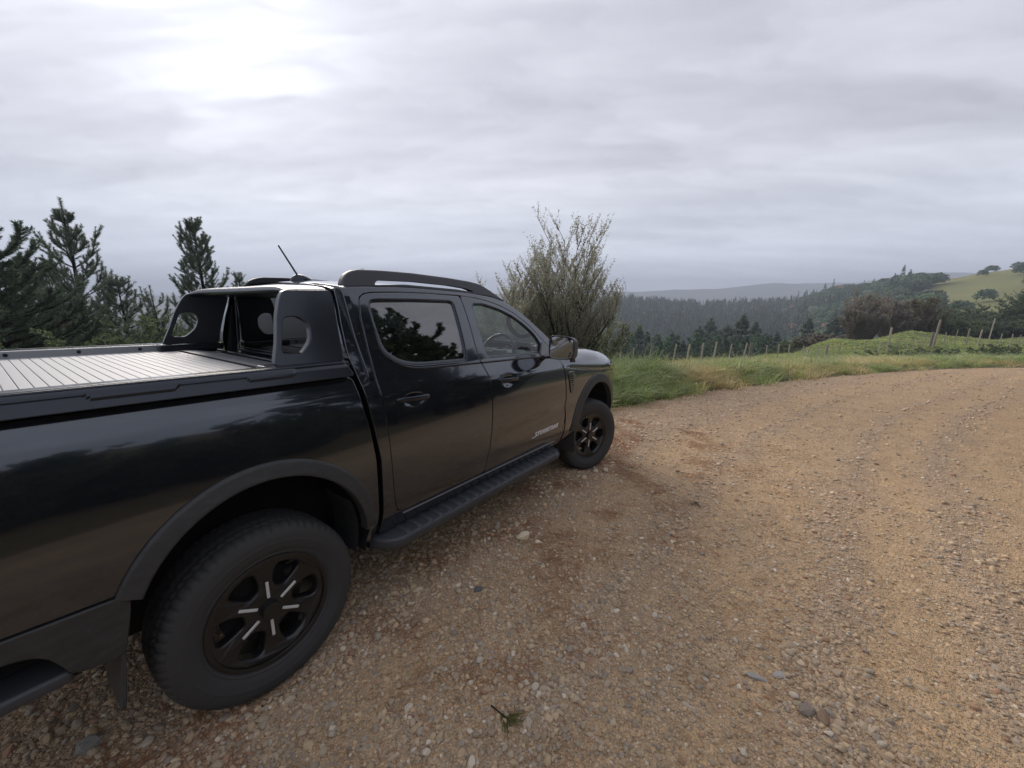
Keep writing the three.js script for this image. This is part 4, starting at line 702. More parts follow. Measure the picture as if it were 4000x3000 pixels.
{ const kinds = [stoneGeo(3, 1, 1, 0.62, 0.8, 0.1), stoneGeo(17, 1, 1.15, 0.5, 0.7, 0.14), stoneGeo(29, 1, 0.9, 0.7, 0.9, 0.08), stoneGeo(41, 0, 1.1, 0.55, 0.75, 0.12)];
  const counts = [34000, 34000, 32000, 60000], names = ['rounded_gravel', 'flat_gravel', 'chunky_gravel', 'sharp_gravel'];
  const o = new THREE.Object3D(), c = new THREE.Color(), q = mulberry(555);
  kinds.forEach((g, k) => {
    const N = counts[k], im = new THREE.InstancedMesh(g, stoneMat, N); let n = 0, guard = 0;
    while (n < N && guard++ < N * 12) {
      // thrown over the road in front of the view point, thinning out with distance
      const az = (-62 + 124 * q()) * Math.PI / 180, r = 0.75 * Math.pow(24 / 0.75, Math.pow(q(), 0.92)), xw = r * Math.sin(az), zw = -r * Math.cos(az);
      const t = toT(xw, planeY(xw, zw), zw), d = edgeDist(t.x, t.z); if (d < -0.1 || d > ROAD_W) continue; if (inTyre(t.x, t.z)) continue;
      const s = sandy(t.x, t.z), patch = fbm2(t.x * 1.6 + 40, t.z * 1.6, 3); if (q() > clamp(lerp(1.0, 0.34, s) + 0.45 * patch)) continue;
      let size = 0.0026 + 0.0040 * Math.pow(-Math.log(1 - 0.996 * q()), 1.15); size *= (0.75 + 0.07 * r) * lerp(1.08, 0.8, s); size = Math.min(size, 0.030 + 0.008 * q());
      o.position.set(t.x, roadY(t.x, t.z) + size * (0.02 + 0.2 * q()), t.z).applyMatrix4(T2W);
      o.rotation.set((q() - 0.5) * 0.8, q() * 6.283, (q() - 0.5) * 0.8); o.scale.setScalar(size); o.updateMatrix(); im.setMatrixAt(n, o.matrix);
      const h = q(), v = 0.74 + 0.42 * q(); if (h < 0.36) c.setRGB(0.52 * v, 0.405 * v, 0.285 * v); else if (h < 0.74) c.setRGB(0.58 * v, 0.425 * v, 0.27 * v); else if (h < 0.89) c.setRGB(0.42 * v, 0.345 * v, 0.27 * v); else if (h < 0.94) c.setRGB(0.46 * v, 0.28 * v, 0.18 * v); else c.setRGB(0.70 * v, 0.60 * v, 0.47 * v);
      im.setColorAt(n, c); n++;
    }
    im.count = n; im.name = names[k]; im.castShadow = im.receiveShadow = true;
    tag(im, ['loose rounded brown and grey pebbles strewn over the road', 'loose flat grey and tan stones strewn over the road', 'loose chunky tan pebbles strewn over the road', 'small sharp grey chippings strewn over the road'][k], 'gravel', 'loose gravel on the road', 'stuff'); scene.add(im);
  });
}
// stones one can point to
function rock(name, label, x, z, size, sx, sy, sz, color, turn, seed, tilt = 0, grp) {
  const g = stoneGeo(seed, 2, sx, sy, sz, 0.16); const m = new THREE.Mesh(g, new THREE.MeshStandardMaterial({ color: lin(...color.map((c) => c * 1.25)), roughness: 0.92, bumpMap: roughGrain, bumpScale: 0.002 }));
  m.name = numbered(name); m.castShadow = m.receiveShadow = true; tag(m, label, 'stone', grp); const p = toW(x, roadY(x, z) + size * sy * 0.42, z); m.position.copy(p); m.rotation.set(tilt, turn, tilt * 0.6); m.scale.setScalar(size); scene.add(m);
}
rock('pale_stone', 'large cream-coloured stone lying on the gravel beside the running board', 1.65, 1.12, 0.062, 1.1, 0.5, 0.8, [0.56, 0.48, 0.33], 0.5, 71);
rock('pale_stone', 'small tan stone just beyond the large cream stone by the running board', 1.77, 0.97, 0.035, 1, 0.65, 0.8, [0.36, 0.28, 0.19], 1.1, 72);
rock('pale_stone', 'pale stone wedged at the bottom of the front tyre, nearer the truck', 3.16, 1.03, 0.036, 1, 0.75, 0.8, [0.44, 0.37, 0.28], 0.3, 73);
rock('pale_stone', 'pale stone in front of the front tyre, right one of the pair', 3.26, 1.10, 0.038, 1, 0.75, 0.9, [0.45, 0.37, 0.27], 1.6, 74);
rock('slate_flake', 'pointed grey slate flake on the sandy gravel, left of the slate pair', 1.36, 2.67, 0.042, 1.3, 0.25, 0.45, [0.30, 0.285, 0.26], -0.5, 75, 0.2);
rock('slate_flake', 'broad flat grey slate flake, right of the slate pair', 1.44, 2.76, 0.040, 1.3, 0.18, 0.6, [0.33, 0.31, 0.28], 0.2, 76);
rock('brown_stone', 'angular grey brown stone in the pair at the lower right, nearer one', 1.29, 2.85, 0.038, 1.2, 0.5, 0.7, [0.21, 0.17, 0.14], 0.3, 77);
rock('brown_stone', 'angular brown stone in the pair at the lower right, farther one', 1.30, 2.91, 0.036, 1.1, 0.5, 0.7, [0.22, 0.15, 0.10], 1.2, 78);
rock('brown_stone', 'round brown stone on the gravel beside the rear tyre', 0.60, 1.13, 0.030, 1, 0.7, 0.8, [0.25, 0.18, 0.12], 0.6, 79);
rock('grey_cobble', 'smooth grey cobble in the shade behind the rear tyre', -0.56, 0.62, 0.040, 1.15, 0.7, 0.9, [0.24, 0.23, 0.21], 0.4, 80);
rock('blue_stone', 'dark blue grey stone on the gravel between rear tyre and running board end', 1.02, 1.22, 0.030, 1.2, 0.5, 0.8, [0.10, 0.105, 0.115], 0.9, 81);

// fallen pine needles near the truck, and two sprigs
{ const g = new THREE.CylinderGeometry(0.0009, 0.0006, 0.075, 3), q = mulberry(606), N = 9000, im = new THREE.InstancedMesh(g, new THREE.MeshStandardMaterial({ color: 0xffffff, roughness: 0.9 }), N), o = new THREE.Object3D(), c = new THREE.Color(); let n = 0, guard = 0;
  while (n < N && guard++ < 200000) { const x = -1 + 6.5 * Math.pow(q(), 1.2), z = 0.4 + 2.9 * q(); if (q() > sstep(-0.1, 0.5, fbm2(x * 1.3 + 8, z * 1.3, 4)) * sstep(3.3, 0.8, z) + 0.04) continue; if (inTyre(x, z)) continue; o.position.set(x, roadY(x, z) + 0.004 + 0.005 * q(), z).applyMatrix4(T2W); o.rotation.set(Math.PI / 2 + (q() - 0.5) * 0.25, 0, q() * 6.283); o.rotation.order = 'XZY'; o.scale.set(1, 0.6 + 0.8 * q(), 1); o.updateMatrix(); im.setMatrixAt(n, o.matrix); const f = 0.7 + 0.6 * q(); c.setRGB(0.36 * f, 0.17 * f, 0.075 * f); im.setColorAt(n++, c); }
  im.count = n; im.name = 'needle_litter'; im.castShadow = im.receiveShadow = true; tag(im, 'rust-coloured fallen pine needles scattered beside the truck', 'needles', null, 'stuff'); scene.add(im); }
// ---------------------------------------------------------------- foliage builders: every blade, needle spray and twig is a small face
class Leafy {                                        // faces with a colour each
  constructor() { this.p = []; this.n = []; this.c = []; }
  tri(a, b, c, col, up = 0.35) {
    const ux = b.x - a.x, uy = b.y - a.y, uz = b.z - a.z, vx = c.x - a.x, vy = c.y - a.y, vz = c.z - a.z; let nx = uy * vz - uz * vy, ny = uz * vx - ux * vz, nz = ux * vy - uy * vx; const l = Math.hypot(nx, ny, nz) || 1; nx /= l; ny /= l; nz /= l;
    for (const q of [a, b, c]) { this.p.push(q.x, q.y, q.z); this.n.push(nx, ny, nz); this.c.push(col[0], col[1], col[2]); }
  }
  geo() { const g = new THREE.BufferGeometry(); g.setAttribute('position', new THREE.Float32BufferAttribute(this.p, 3)); g.setAttribute('normal', new THREE.Float32BufferAttribute(this.n, 3)); g.setAttribute('color', new THREE.Float32BufferAttribute(this.c, 3)); return g; }
}
const V3 = (x, y, z) => new THREE.Vector3(x, y, z);
const leafMat = new THREE.MeshPhysicalMaterial({ color: 0xffffff, vertexColors: true, roughness: 0.95, transmission: 0.56, thickness: 0, ior: 1.3 });
const needleMat = new THREE.MeshStandardMaterial({ color: 0xffffff, vertexColors: true, roughness: 0.85 });
const barkMat = new THREE.MeshStandardMaterial({ color: lin(0.075, 0.058, 0.045), roughness: 0.95 });
const greyBark = new THREE.MeshStandardMaterial({ color: lin(0.25, 0.225, 0.19), roughness: 0.95 });
function limb(pts, r0, r1, n = 5) {                  // a tapered branch through points
  const c = new THREE.CatmullRomCurve3(pts), seg = Math.max(2, pts.length * 2), fr = c.computeFrenetFrames(seg, false), b = new MB();
  for (let i = 0; i <= seg; i++) { const p = c.getPoint(i / seg), r = lerp(r0, r1, i / seg); for (let j = 0; j <= n; j++) { const a = j / n * 2 * Math.PI, N = fr.normals[i], B = fr.binormals[i], x = Math.cos(a), y = Math.sin(a), d = V3(N.x * x + B.x * y, N.y * x + B.y * y, N.z * x + B.z * y); b.v(p.x + d.x * r, p.y + d.y * r, p.z + d.z * r, d.x, d.y, d.z, j / n, i / seg); } }
  for (let i = 0; i < seg; i++) for (let j = 0; j < n; j++) { const a = i * (n + 1) + j; b.quad(a, a + n + 1, a + n + 2, a + 1); }
  return b.geo();
}
const perp = (d, q) => { const r = V3(q() - 0.5, q() - 0.5, q() - 0.5); r.addScaledVector(d, -r.dot(d)); return r.normalize(); };
// a shoot clothed in needles, like a bottle brush drawn out towards its tip
function brush(L, a, b, q, { len = 0.12, wid = 0.011, n = 60, tip = 0.65, cols, bare = 0 }) {
  const d = b.clone().sub(a), l = d.length(); d.normalize();
  for (let k = 0; k < n; k++) {
    const t = bare + (1 - bare) * Math.pow(q(), 0.85), o = a.clone().addScaledVector(d, t * l), s = perp(d, q), ln = len * (0.7 + 0.5 * q()) * (1 - 0.25 * t), dir = s.clone().multiplyScalar(1).addScaledVector(d, tip + 0.5 * q()).normalize(), w = V3().crossVectors(dir, perp(dir, q)).multiplyScalar(wid * (0.7 + 0.6 * q()));
    const e = o.clone().addScaledVector(dir, ln), col = cols[(q() * cols.length) | 0], f = 0.8 + 0.4 * q();
    L.tri(o.clone().add(w), o.clone().sub(w), e, [col[0] * f, col[1] * f, col[2] * f]);
  }
}
const PINE = [[0.135, 0.175, 0.132], [0.155, 0.200, 0.145], [0.115, 0.152, 0.118], [0.180, 0.215, 0.148]];
const PINE_DARK = [[0.090, 0.130, 0.088], [0.108, 0.150, 0.098], [0.080, 0.115, 0.080], [0.130, 0.168, 0.104]];
// a young pine: whorls of branches that sweep up at their ends
function pineGeos(seed, { h = 7, spread = 1.9, whorl = 0.55, per = 5, up = 0.9, needle = 0.13, wid = 0.012, dens = 1, cols = PINE, from = 0.06, side = 3, lead = 0.55, taper = 0.85 }) {
  const q = mulberry(seed), L = new Leafy(), wood = [];
  const lean = V3((q() - 0.5) * 0.05 * h, 0, (q() - 0.5) * 0.05 * h), at = (y) => V3(lean.x * (y / h) ** 2, y, lean.z * (y / h) ** 2);
  wood.push(limb([at(-0.4), at(h * 0.3), at(h * 0.65), at(h)], 0.018 * h + 0.02, 0.008, 7));
  brush(L, at(h - lead), at(h + 0.06), q, { len: needle * 1.25, wid, n: Math.round(90 * dens * Math.max(1, lead / 0.4)), cols, tip: 0.45 });
  for (let y = h * from; y < h - lead * 0.55; y += whorl * (0.6 + 0.6 * q())) {
    const t = y / h, R = (spread * Math.pow(1 - t, taper) * (0.75 + 0.5 * q()) + 0.16) * (0.45 + 0.55 * sstep(0.0, 0.22, 1 - t)), n = per - 1 + Math.round(2 * q()), a0 = q() * 6.283;
    for (let k = 0; k < n; k++) {
      const a = a0 + (k + 0.5 * (q() - 0.5)) / n * 6.283, r = R * (0.65 + 0.5 * q()), rise = r * (0.25 + up * (0.35 + 0.55 * q()) * (0.5 + 0.8 * t)), b = at(y), dir = V3(Math.cos(a), 0, Math.sin(a));
      const m1 = b.clone().addScaledVector(dir, r * 0.5).add(V3(0, rise * 0.28, 0)), m2 = b.clone().addScaledVector(dir, r * 0.85).add(V3(0, rise * 0.66, 0)), e = b.clone().addScaledVector(dir, r).add(V3(0, rise + 0.12, 0));
      wood.push(limb([b, m1, m2, e], 0.012 + 0.008 * r, 0.005, 4));
      const c = new THREE.CatmullRomCurve3([b, m1, m2, e]), pt = (s) => c.getPoint(s), opt = (nn, bare = 0) => ({ len: needle * (0.85 + 0.3 * q()), wid, n: Math.round(nn * dens), cols, bare });
      brush(L, pt(0.22), pt(0.55), q, opt(26 + 26 * r)); brush(L, pt(0.5), pt(0.8), q, opt(34 + 30 * r)); brush(L, pt(0.78), pt(1).clone().add(V3(0, 0.10, 0)), q, opt(64));
      const ns = Math.round(side * (0.5 + r * 0.9));
      for (let j = 0; j < ns; j++) { const s = 0.28 + 0.62 * q(), o = pt(s), sd = V3(-dir.z, 0, dir.x).multiplyScalar(q() < 0.5 ? -1 : 1), l = (0.22 + 0.42 * q()) * Math.min(1, 0.45 + r * 0.4) * (1.1 - 0.4 * s), e2 = o.clone().addScaledVector(sd, l * 0.62).addScaledVector(dir, l * 0.45).add(V3(0, l * (0.35 + 0.75 * up * q()), 0)); brush(L, o, e2, q, opt(52 * Math.min(1.4, 0.5 + l * 1.6))); }
    }
  }
  return [L.geo(), merge(wood)];
}
function plant(name, label, category, geos, x, y, z, turn, mats = [leafMat, barkMat], names = ['crown', 'trunk'], grp) { const o = thing(name, label, category, grp); part(names[0], geos[0], mats[0], o); part(names[1], geos[1], mats[1], o); o.position.set(x, y, z); o.rotation.y = turn; return o; }
function spotOf(px, depth) { const q = V3((px - 2000) / 1514 * depth, 0, -depth); return q; }
const gAt = (p) => groundY(p.x, p.z);
// heights read off: top of a thing at a pixel row and distance
const topAt = (py, depth) => EYE.y + (1146 - py) / 1514 * depth;

// ---------------------------------------------------------------- pines on the left
{ const put = (px, py, depth, label, o, seed, turn) => { const p = spotOf(px, depth), y = gAt(p) - 0.05, h = topAt(py, depth) - y; return plant('pine_tree', label, 'tree', pineGeos(seed, { ...o, h }), p.x, y, p.z, turn, undefined, undefined, 'young pines left of the road'); };
  put(-5, 872, 11, 'bushy dark pine at the left edge of the picture', { spread: 3.0, per: 8, side: 8, dens: 2.0, needle: 0.12, wid: 0.009, whorl: 0.36, up: 0.6, cols: PINE_DARK, taper: 0.7 }, 101, 0.4);
  put(392, 822, 16, 'tallest young pine with long upswept shoots above the bed cover', { spread: 2.15, per: 6, side: 6, dens: 2.2, needle: 0.115, wid: 0.007, whorl: 0.62, up: 1.35, lead: 1.0, taper: 1.05 }, 102, 1.2);
  put(190, 1008, 21, 'smaller pine, left of the twin pines behind the tallest pine', { spread: 2.1, per: 6, side: 4, dens: 1.2, needle: 0.15, wid: 0.012, whorl: 0.55, up: 0.7, cols: PINE_DARK }, 103, 2.2);
  put(272, 1030, 22, 'smaller pine, right of the twin pines behind the tallest pine', { spread: 2.3, per: 6, side: 4, dens: 1.2, needle: 0.15, wid: 0.012, whorl: 0.55, up: 0.7, cols: PINE_DARK }, 104, 0.9);
  put(858, 890, 17, 'slim young pine rising behind the sports bar', { spread: 1.2, per: 6, side: 6, dens: 2.3, needle: 0.11, wid: 0.007, whorl: 0.5, up: 1.5, lead: 0.7, taper: 0.8 }, 105, 2.6);
  put(668, 1125, 15, 'small pine sapling beside the tallest pine', { spread: 0.9, per: 4, side: 2, dens: 1, needle: 0.12, wid: 0.009, whorl: 0.5, up: 1.2 }, 106, 0.2);
  put(540, 1085, 15.5, 'half-grown pine leaning right of the tallest pine', { spread: 1.7, per: 5, side: 4, dens: 1.2, needle: 0.14, wid: 0.010, whorl: 0.5, up: 1.0 }, 107, 1.9);
  put(995, 1078, 19, 'pine tip just showing above the sports bar hoop', { spread: 1.3, per: 4, side: 3, dens: 1, needle: 0.13, wid: 0.011, whorl: 0.5, up: 1.1 }, 108, 0.7);
  put(1442, 1062, 30, 'pine tip just showing above the near roof rail', { spread: 1.6, per: 4, side: 3, dens: 0.9, needle: 0.15, wid: 0.014, whorl: 0.7, up: 1.1 }, 109, 0.1);
}
// ---------------------------------------------------------------- shrubs: stems that fork and fork again, small leaves on the last twigs
function shrubGeos(seed, { h = 3, w = 2, stems = 9, forks = 5, twigs = 5, leaf = 0.03, leafN = 16, cols, upright = 0.8, low = 0.1, gap = 0.15, wid = 0.4, sparse = 0 }) {
  const q = mulberry(seed), L = new Leafy(), wood = [];
  const leafs = (a, b, n, size) => { const d = b.clone().sub(a).normalize(); for (let k = 0; k < n; k++) { const o = a.clone().lerp(b, q()), s = perp(d, q), dir = s.addScaledVector(d, 0.8).normalize(), w2 = V3().crossVectors(dir, perp(dir, q)).multiplyScalar(size * wid * (0.6 + 0.6 * q())), e = o.clone().addScaledVector(dir, size * (0.7 + 0.7 * q())), c = cols[(q() * cols.length) | 0], f = 0.75 + 0.5 * q(), m = o.clone().lerp(e, 0.5).add(w2); L.tri(o, m, e, [c[0] * f, c[1] * f, c[2] * f]); L.tri(o, e, o.clone().lerp(e, 0.5).sub(w2), [c[0] * f, c[1] * f, c[2] * f]); } };
  for (let s = 0; s < stems; s++) {
    const a = s / stems * 6.283 + q() * 0.6, out = w * 0.5 * Math.sqrt(q()) * 1.15, hh = h * (1 - 0.42 * (out / (w * 0.55)) ** 2) * (0.72 + 0.32 * q()), b = V3(Math.cos(a) * 0.1 * w * q(), -0.15, Math.sin(a) * 0.1 * w * q()), e = V3(Math.cos(a) * out, hh, Math.sin(a) * out), m = b.clone().lerp(e, 0.5).add(V3((q() - 0.5) * 0.12 * w, hh * 0.04, (q() - 0.5) * 0.12 * w));
    wood.push(limb([b, m, e], 0.008 + 0.007 * h, 0.004, 4)); const c = new THREE.CatmullRomCurve3([b, m, e]);
    for (let f = 0; f < forks; f++) {
      const t = low + (1 - low) * (f + q()) / forks, o = c.getPoint(t), aa = a + (q() - 0.5) * 3.6, l = (0.16 + 0.20 * q()) * h * (1.15 - 0.55 * t), e2 = o.clone().add(V3(Math.cos(aa) * l * (1 - upright * 0.6), l * (0.35 + upright * 0.55), Math.sin(aa) * l * (1 - upright * 0.6)));
      wood.push(limb([o, o.clone().lerp(e2, 0.5).add(V3((q() - 0.5) * 0.06, 0, (q() - 0.5) * 0.06)), e2], 0.006 + 0.0015 * h, 0.0025, 3));
      for (let k = 0; k < twigs; k++) {
        const o2 = o.clone().lerp(e2, gap + (1 - gap) * q()), a3 = aa + (q() - 0.5) * 4, l3 = l * (0.28 + 0.42 * q()), e3 = o2.clone().add(V3(Math.cos(a3) * l3 * (1 - upright * 0.65), l3 * (0.3 + upright * 0.6), Math.sin(a3) * l3 * (1 - upright * 0.65)));
        if (q() > sparse) leafs(o2, e3, leafN, leaf);
        const wv = perp(e3.clone().sub(o2).normalize(), q).multiplyScalar(0.0035); L.tri(o2.clone().add(wv), o2.clone().sub(wv), e3, cols.twig ?? [0.10, 0.085, 0.07]);
      }
    }
  }
  return [L.geo(), merge(wood)];
}
const GREYGREEN = Object.assign([[0.34, 0.345, 0.26], [0.39, 0.385, 0.29], [0.29, 0.30, 0.22], [0.40, 0.365, 0.27]], { twig: [0.30, 0.26, 0.21] });
const BROWNISH = Object.assign([[0.28, 0.235, 0.20], [0.32, 0.27, 0.225], [0.25, 0.215, 0.175], [0.24, 0.235, 0.165]], { twig: [0.24, 0.20, 0.17] });
const DARKGREEN = Object.assign([[0.082, 0.122, 0.062], [0.100, 0.148, 0.072], [0.068, 0.100, 0.054], [0.122, 0.162, 0.080]], { twig: [0.05, 0.04, 0.03] });
const MIDGREEN = Object.assign([[0.125, 0.175, 0.072], [0.155, 0.205, 0.084], [0.100, 0.145, 0.062], [0.180, 0.21, 0.096]], { twig: [0.07, 0.06, 0.04] });
const RUSSET = Object.assign([[0.19, 0.135, 0.085], [0.16, 0.155, 0.08], [0.12, 0.14, 0.065], [0.22, 0.155, 0.10]], { twig: [0.10, 0.07, 0.05] });
function shrub(name, label, px, depth, topPy, opt, seed, turn = 0, grp) { const p = spotOf(px, depth), y = gAt(p) - 0.05, h = topAt(topPy, depth) - y; return plant(name, label, 'shrub', shrubGeos(seed, { ...opt, h }), p.x, y, p.z, turn, [leafMat, greyBark], ['foliage', 'stems'], grp); }
shrub('feathery_shrub', 'tall feathery grey-green shrub standing behind the truck bonnet', 2185, 12.5, 935, { w: 3.1, stems: 34, forks: 14, twigs: 10, leaf: 0.052, leafN: 15, cols: GREYGREEN, upright: 0.88, low: 0.05, wid: 0.26 }, 201, 0.5);
shrub('feathery_shrub', 'lower feathery shrub spreading left of the tall one behind the windscreen', 2010, 12.0, 1065, { w: 2.2, stems: 20, forks: 12, twigs: 10, leaf: 0.05, leafN: 14, cols: GREYGREEN, upright: 0.85, low: 0.05, wid: 0.28 }, 202, 1.5);
shrub('feathery_shrub', 'yellowish leafy shrub low at the right of the feathery shrub', 2335, 13.5, 1190, { w: 2.0, stems: 16, forks: 9, twigs: 8, leaf: 0.05, leafN: 9, cols: [...GREYGREEN, ...MIDGREEN], upright: 0.75, low: 0.08 }, 203, 2.1);
// scrub below the pines
for (const [px, d, py, w, cols, sd, label] of [[245, 13.5, 1205, 2.6, RUSSET, 211, 'round bush with a russet right side below the twin pines'], [60, 12, 1180, 3.2, DARKGREEN, 212, 'dense dark bush at the foot of the bushy left pine'], [450, 13, 1235, 3.0, DARKGREEN, 213, 'dark low bush at the foot of the tallest pine'], [640, 13, 1225, 2.4, MIDGREEN, 214, 'green bush just left of the sports bar'], [760, 15, 1215, 3, DARKGREEN, 215, 'dark bush seen through the opening of the far sail panel'], [350, 10.5, 1290, 2.2, MIDGREEN, 216, 'low green bush right behind the far bed rail'], [150, 10, 1300, 2.4, MIDGREEN, 217, 'low ferny bush behind the far bed rail at the left'], [560, 10.5, 1295, 2.2, DARKGREEN, 218, 'low dark bush behind the far bed rail near the sports bar'], [1050, 15, 1215, 3.4, DARKGREEN, 219, 'dark bush glimpsed through the cab rear window'], [1450, 15, 1215, 3.6, MIDGREEN, 220, 'bush glimpsed through the rear door glass'], [1780, 14, 1190, 3.4, MIDGREEN, 221, 'bush seen through the front door glass']])
  shrub('scrub_bush', label, px, d, py, { w, stems: 22, forks: 9, twigs: 8, leaf: 0.065, leafN: 9, cols, upright: 0.35, low: 0.05, wid: 0.5 }, sd, sd, 'scrub below the pines');
// brown and dark shrubs beyond the paddock
for (const [px, d, py, w, cols, sd, label, o] of [
  [3320, 50, 1158, 4.6, BROWNISH, 231, 'tall brown twiggy shrub at the crest of the paddock', {}], [3435, 52, 1182, 4.2, BROWNISH, 232, 'brown twiggy shrub right of the tallest brown shrub', {}], [3530, 55, 1172, 4.6, RUSSET, 233, 'olive brown shrub at the right end of the brown shrubs', {}],
  [3180, 44, 1302, 5, BROWNISH, 234, 'low brown bush left of the tall brown shrub', {}], [3090, 46, 1318, 4, MIDGREEN, 235, 'low green bush left of the low brown bush', {}],
  [3625, 58, 1195, 8, DARKGREEN, 236, 'dark green bush right of the olive brown shrub', {}], [3720, 62, 1185, 9, DARKGREEN, 237, 'broad dark bush below the pasture hill', {}], [3820, 62, 1180, 9, DARKGREEN, 238, 'dark bush left of the right-edge tree below the pasture', {}], [3930, 60, 1188, 9, MIDGREEN, 239, 'green bush at the foot of the right-edge tree', {}],
  [3680, 54, 1235, 6, MIDGREEN, 240, 'lighter green bush low in the dark hedge', {}], [3780, 55, 1245, 6, DARKGREEN, 241, 'low dark bush in the middle of the hedge behind the fence', {}], [3890, 55, 1250, 6, DARKGREEN, 242, 'low dark bush at the right of the hedge behind the fence', {}], [3990, 52, 1245, 6, MIDGREEN, 243, 'low green bush at the right edge of the hedge', {}], [4000, 58, 1090, 6.5, DARKGREEN, 244, 'tall dark tree cut by the right edge of the picture', { upright: 0.5 }],
]) shrub('hedge_shrub', label, px, d, py, { w, stems: 30, forks: 12, twigs: 10, leaf: 0.15, leafN: 12, cols, upright: cols === BROWNISH || cols === RUSSET ? 0.9 : 0.35, low: 0.03, wid: 0.35, ...o }, sd, sd, 'shrubs beyond the paddock');

// ---------------------------------------------------------------- conifers on the valley sides
const midPines = [pineGeos(301, { h: 12, spread: 2.7, whorl: 0.75, per: 6, up: 0.35, needle: 0.42, wid: 0.06, dens: 0.42, side: 3, lead: 0.8, cols: PINE_DARK, taper: 0.9 }), pineGeos(302, { h: 12, spread: 3.2, whorl: 0.8, per: 6, up: 0.5, needle: 0.45, wid: 0.065, dens: 0.42, side: 3, lead: 0.9, cols: PINE_DARK, taper: 0.75 })];
{ const q = mulberry(909), list = [];
  for (const [px, d, py] of [[2870, 82, 1222], [2810, 95, 1262], [2925, 100, 1250], [2700, 92, 1268], [2610, 110, 1285], [2745, 110, 1240], [3010, 88, 1285], [2560, 90, 1300], [2480, 100, 1262], [2420, 84, 1290], [3120, 96, 1235], [2950, 75, 1302], [2650, 78, 1318], [3230, 88, 1232]]) list.push([px, d, py]);
  list.forEach(([px, d, py], i) => { const p = spotOf(px, d), y = gAt(p), h = Math.max(5, topAt(py, d) - y), g = midPines[i % 2], o = thing('valley_pine', `dark conifer on the slope below the fence, number ${i + 1} `, 'tree', 'conifers on the slope below the fence'); part('crown', g[0], leafMat, o); part('trunk', g[1], barkMat, o); o.position.set(p.x, y - 0.2, p.z); o.rotation.y = q() * 6; const s = h / 12; o.scale.set(s * (0.9 + 0.3 * q()), s, s * (0.9 + 0.3 * q())); const nth = ['leftmost', 'second', 'third', 'fourth', 'fifth', 'sixth', 'seventh', 'eighth', 'ninth', 'tenth', 'eleventh', 'twelfth', 'thirteenth', 'rightmost'][list.map((l) => l[0]).sort((a, b) => a - b).indexOf(px)]; o.userData.label = i === 0 ? 'largest dark conifer on the slope just below the fence' : `${nth} dark conifer${/most/.test(nth) ? '' : ' from the left'} on the slope just below the fence`; });
}
function farConifer(seed, o = {}) {                  // a conifer for the far slopes: tiers of drooping sprays
  const q = mulberry(seed), L = new Leafy(), h = 1, w = o.w ?? 0.24;
  for (let k = 0; k < (o.n ?? 150); k++) { const t = Math.pow(q(), 0.8), y = 0.06 + 0.94 * t, r = w * Math.pow(1 - t, o.p ?? 0.8) * (0.55 + 0.65 * q()) + 0.012, a = q() * 6.283, d = V3(Math.cos(a), 0, Math.sin(a)), b = V3(0, y, 0).addScaledVector(d, r * 0.15), e = V3(0, y + (o.up ?? 0.06) * (q() - 0.25), 0).addScaledVector(d, r), s = V3(-d.z, 0.3 * (q() - 0.5), d.x).multiplyScalar(0.030 + 0.035 * (1 - t)), c = (o.cols ?? PINE_DARK)[(q() * 4) | 0], f = 0.7 + 0.6 * q(), cc = c.map((x) => x * f), m = b.clone().lerp(e, 0.6); L.tri(b, m.clone().add(s).add(V3(0, -0.02, 0)), e, cc); L.tri(b, e, m.clone().sub(s).add(V3(0, -0.03, 0)), cc); }
  return L.geo();
}
function farBush(seed, cols) { const q = mulberry(seed), L = new Leafy(); for (let k = 0; k < 520; k++) { const d = V3(q() - 0.5, q() * 0.75 - 0.12, q() - 0.5).normalize(), r = 0.42 * (0.72 + 0.4 * q() + 0.18 * noise3(d.x * 2 + seed, d.y * 2, d.z * 2)), o = V3(0, 0.42, 0).addScaledVector(d, r), s = perp(d, q).multiplyScalar(0.030 + 0.028 * q()), u = V3().crossVectors(d, s).normalize().multiplyScalar(0.036 + 0.03 * q()), c = cols[(q() * cols.length) | 0], f = 0.75 + 0.55 * q(), cc = [c[0] * f, c[1] * f, c[2] * f]; u.addScaledVector(d, 0.04); L.tri(o.clone().add(s), o.clone().sub(s), o.clone().add(u), cc); L.tri(o.clone().sub(s), o.clone().add(s), o.clone().sub(u), cc); } return L.geo(); }
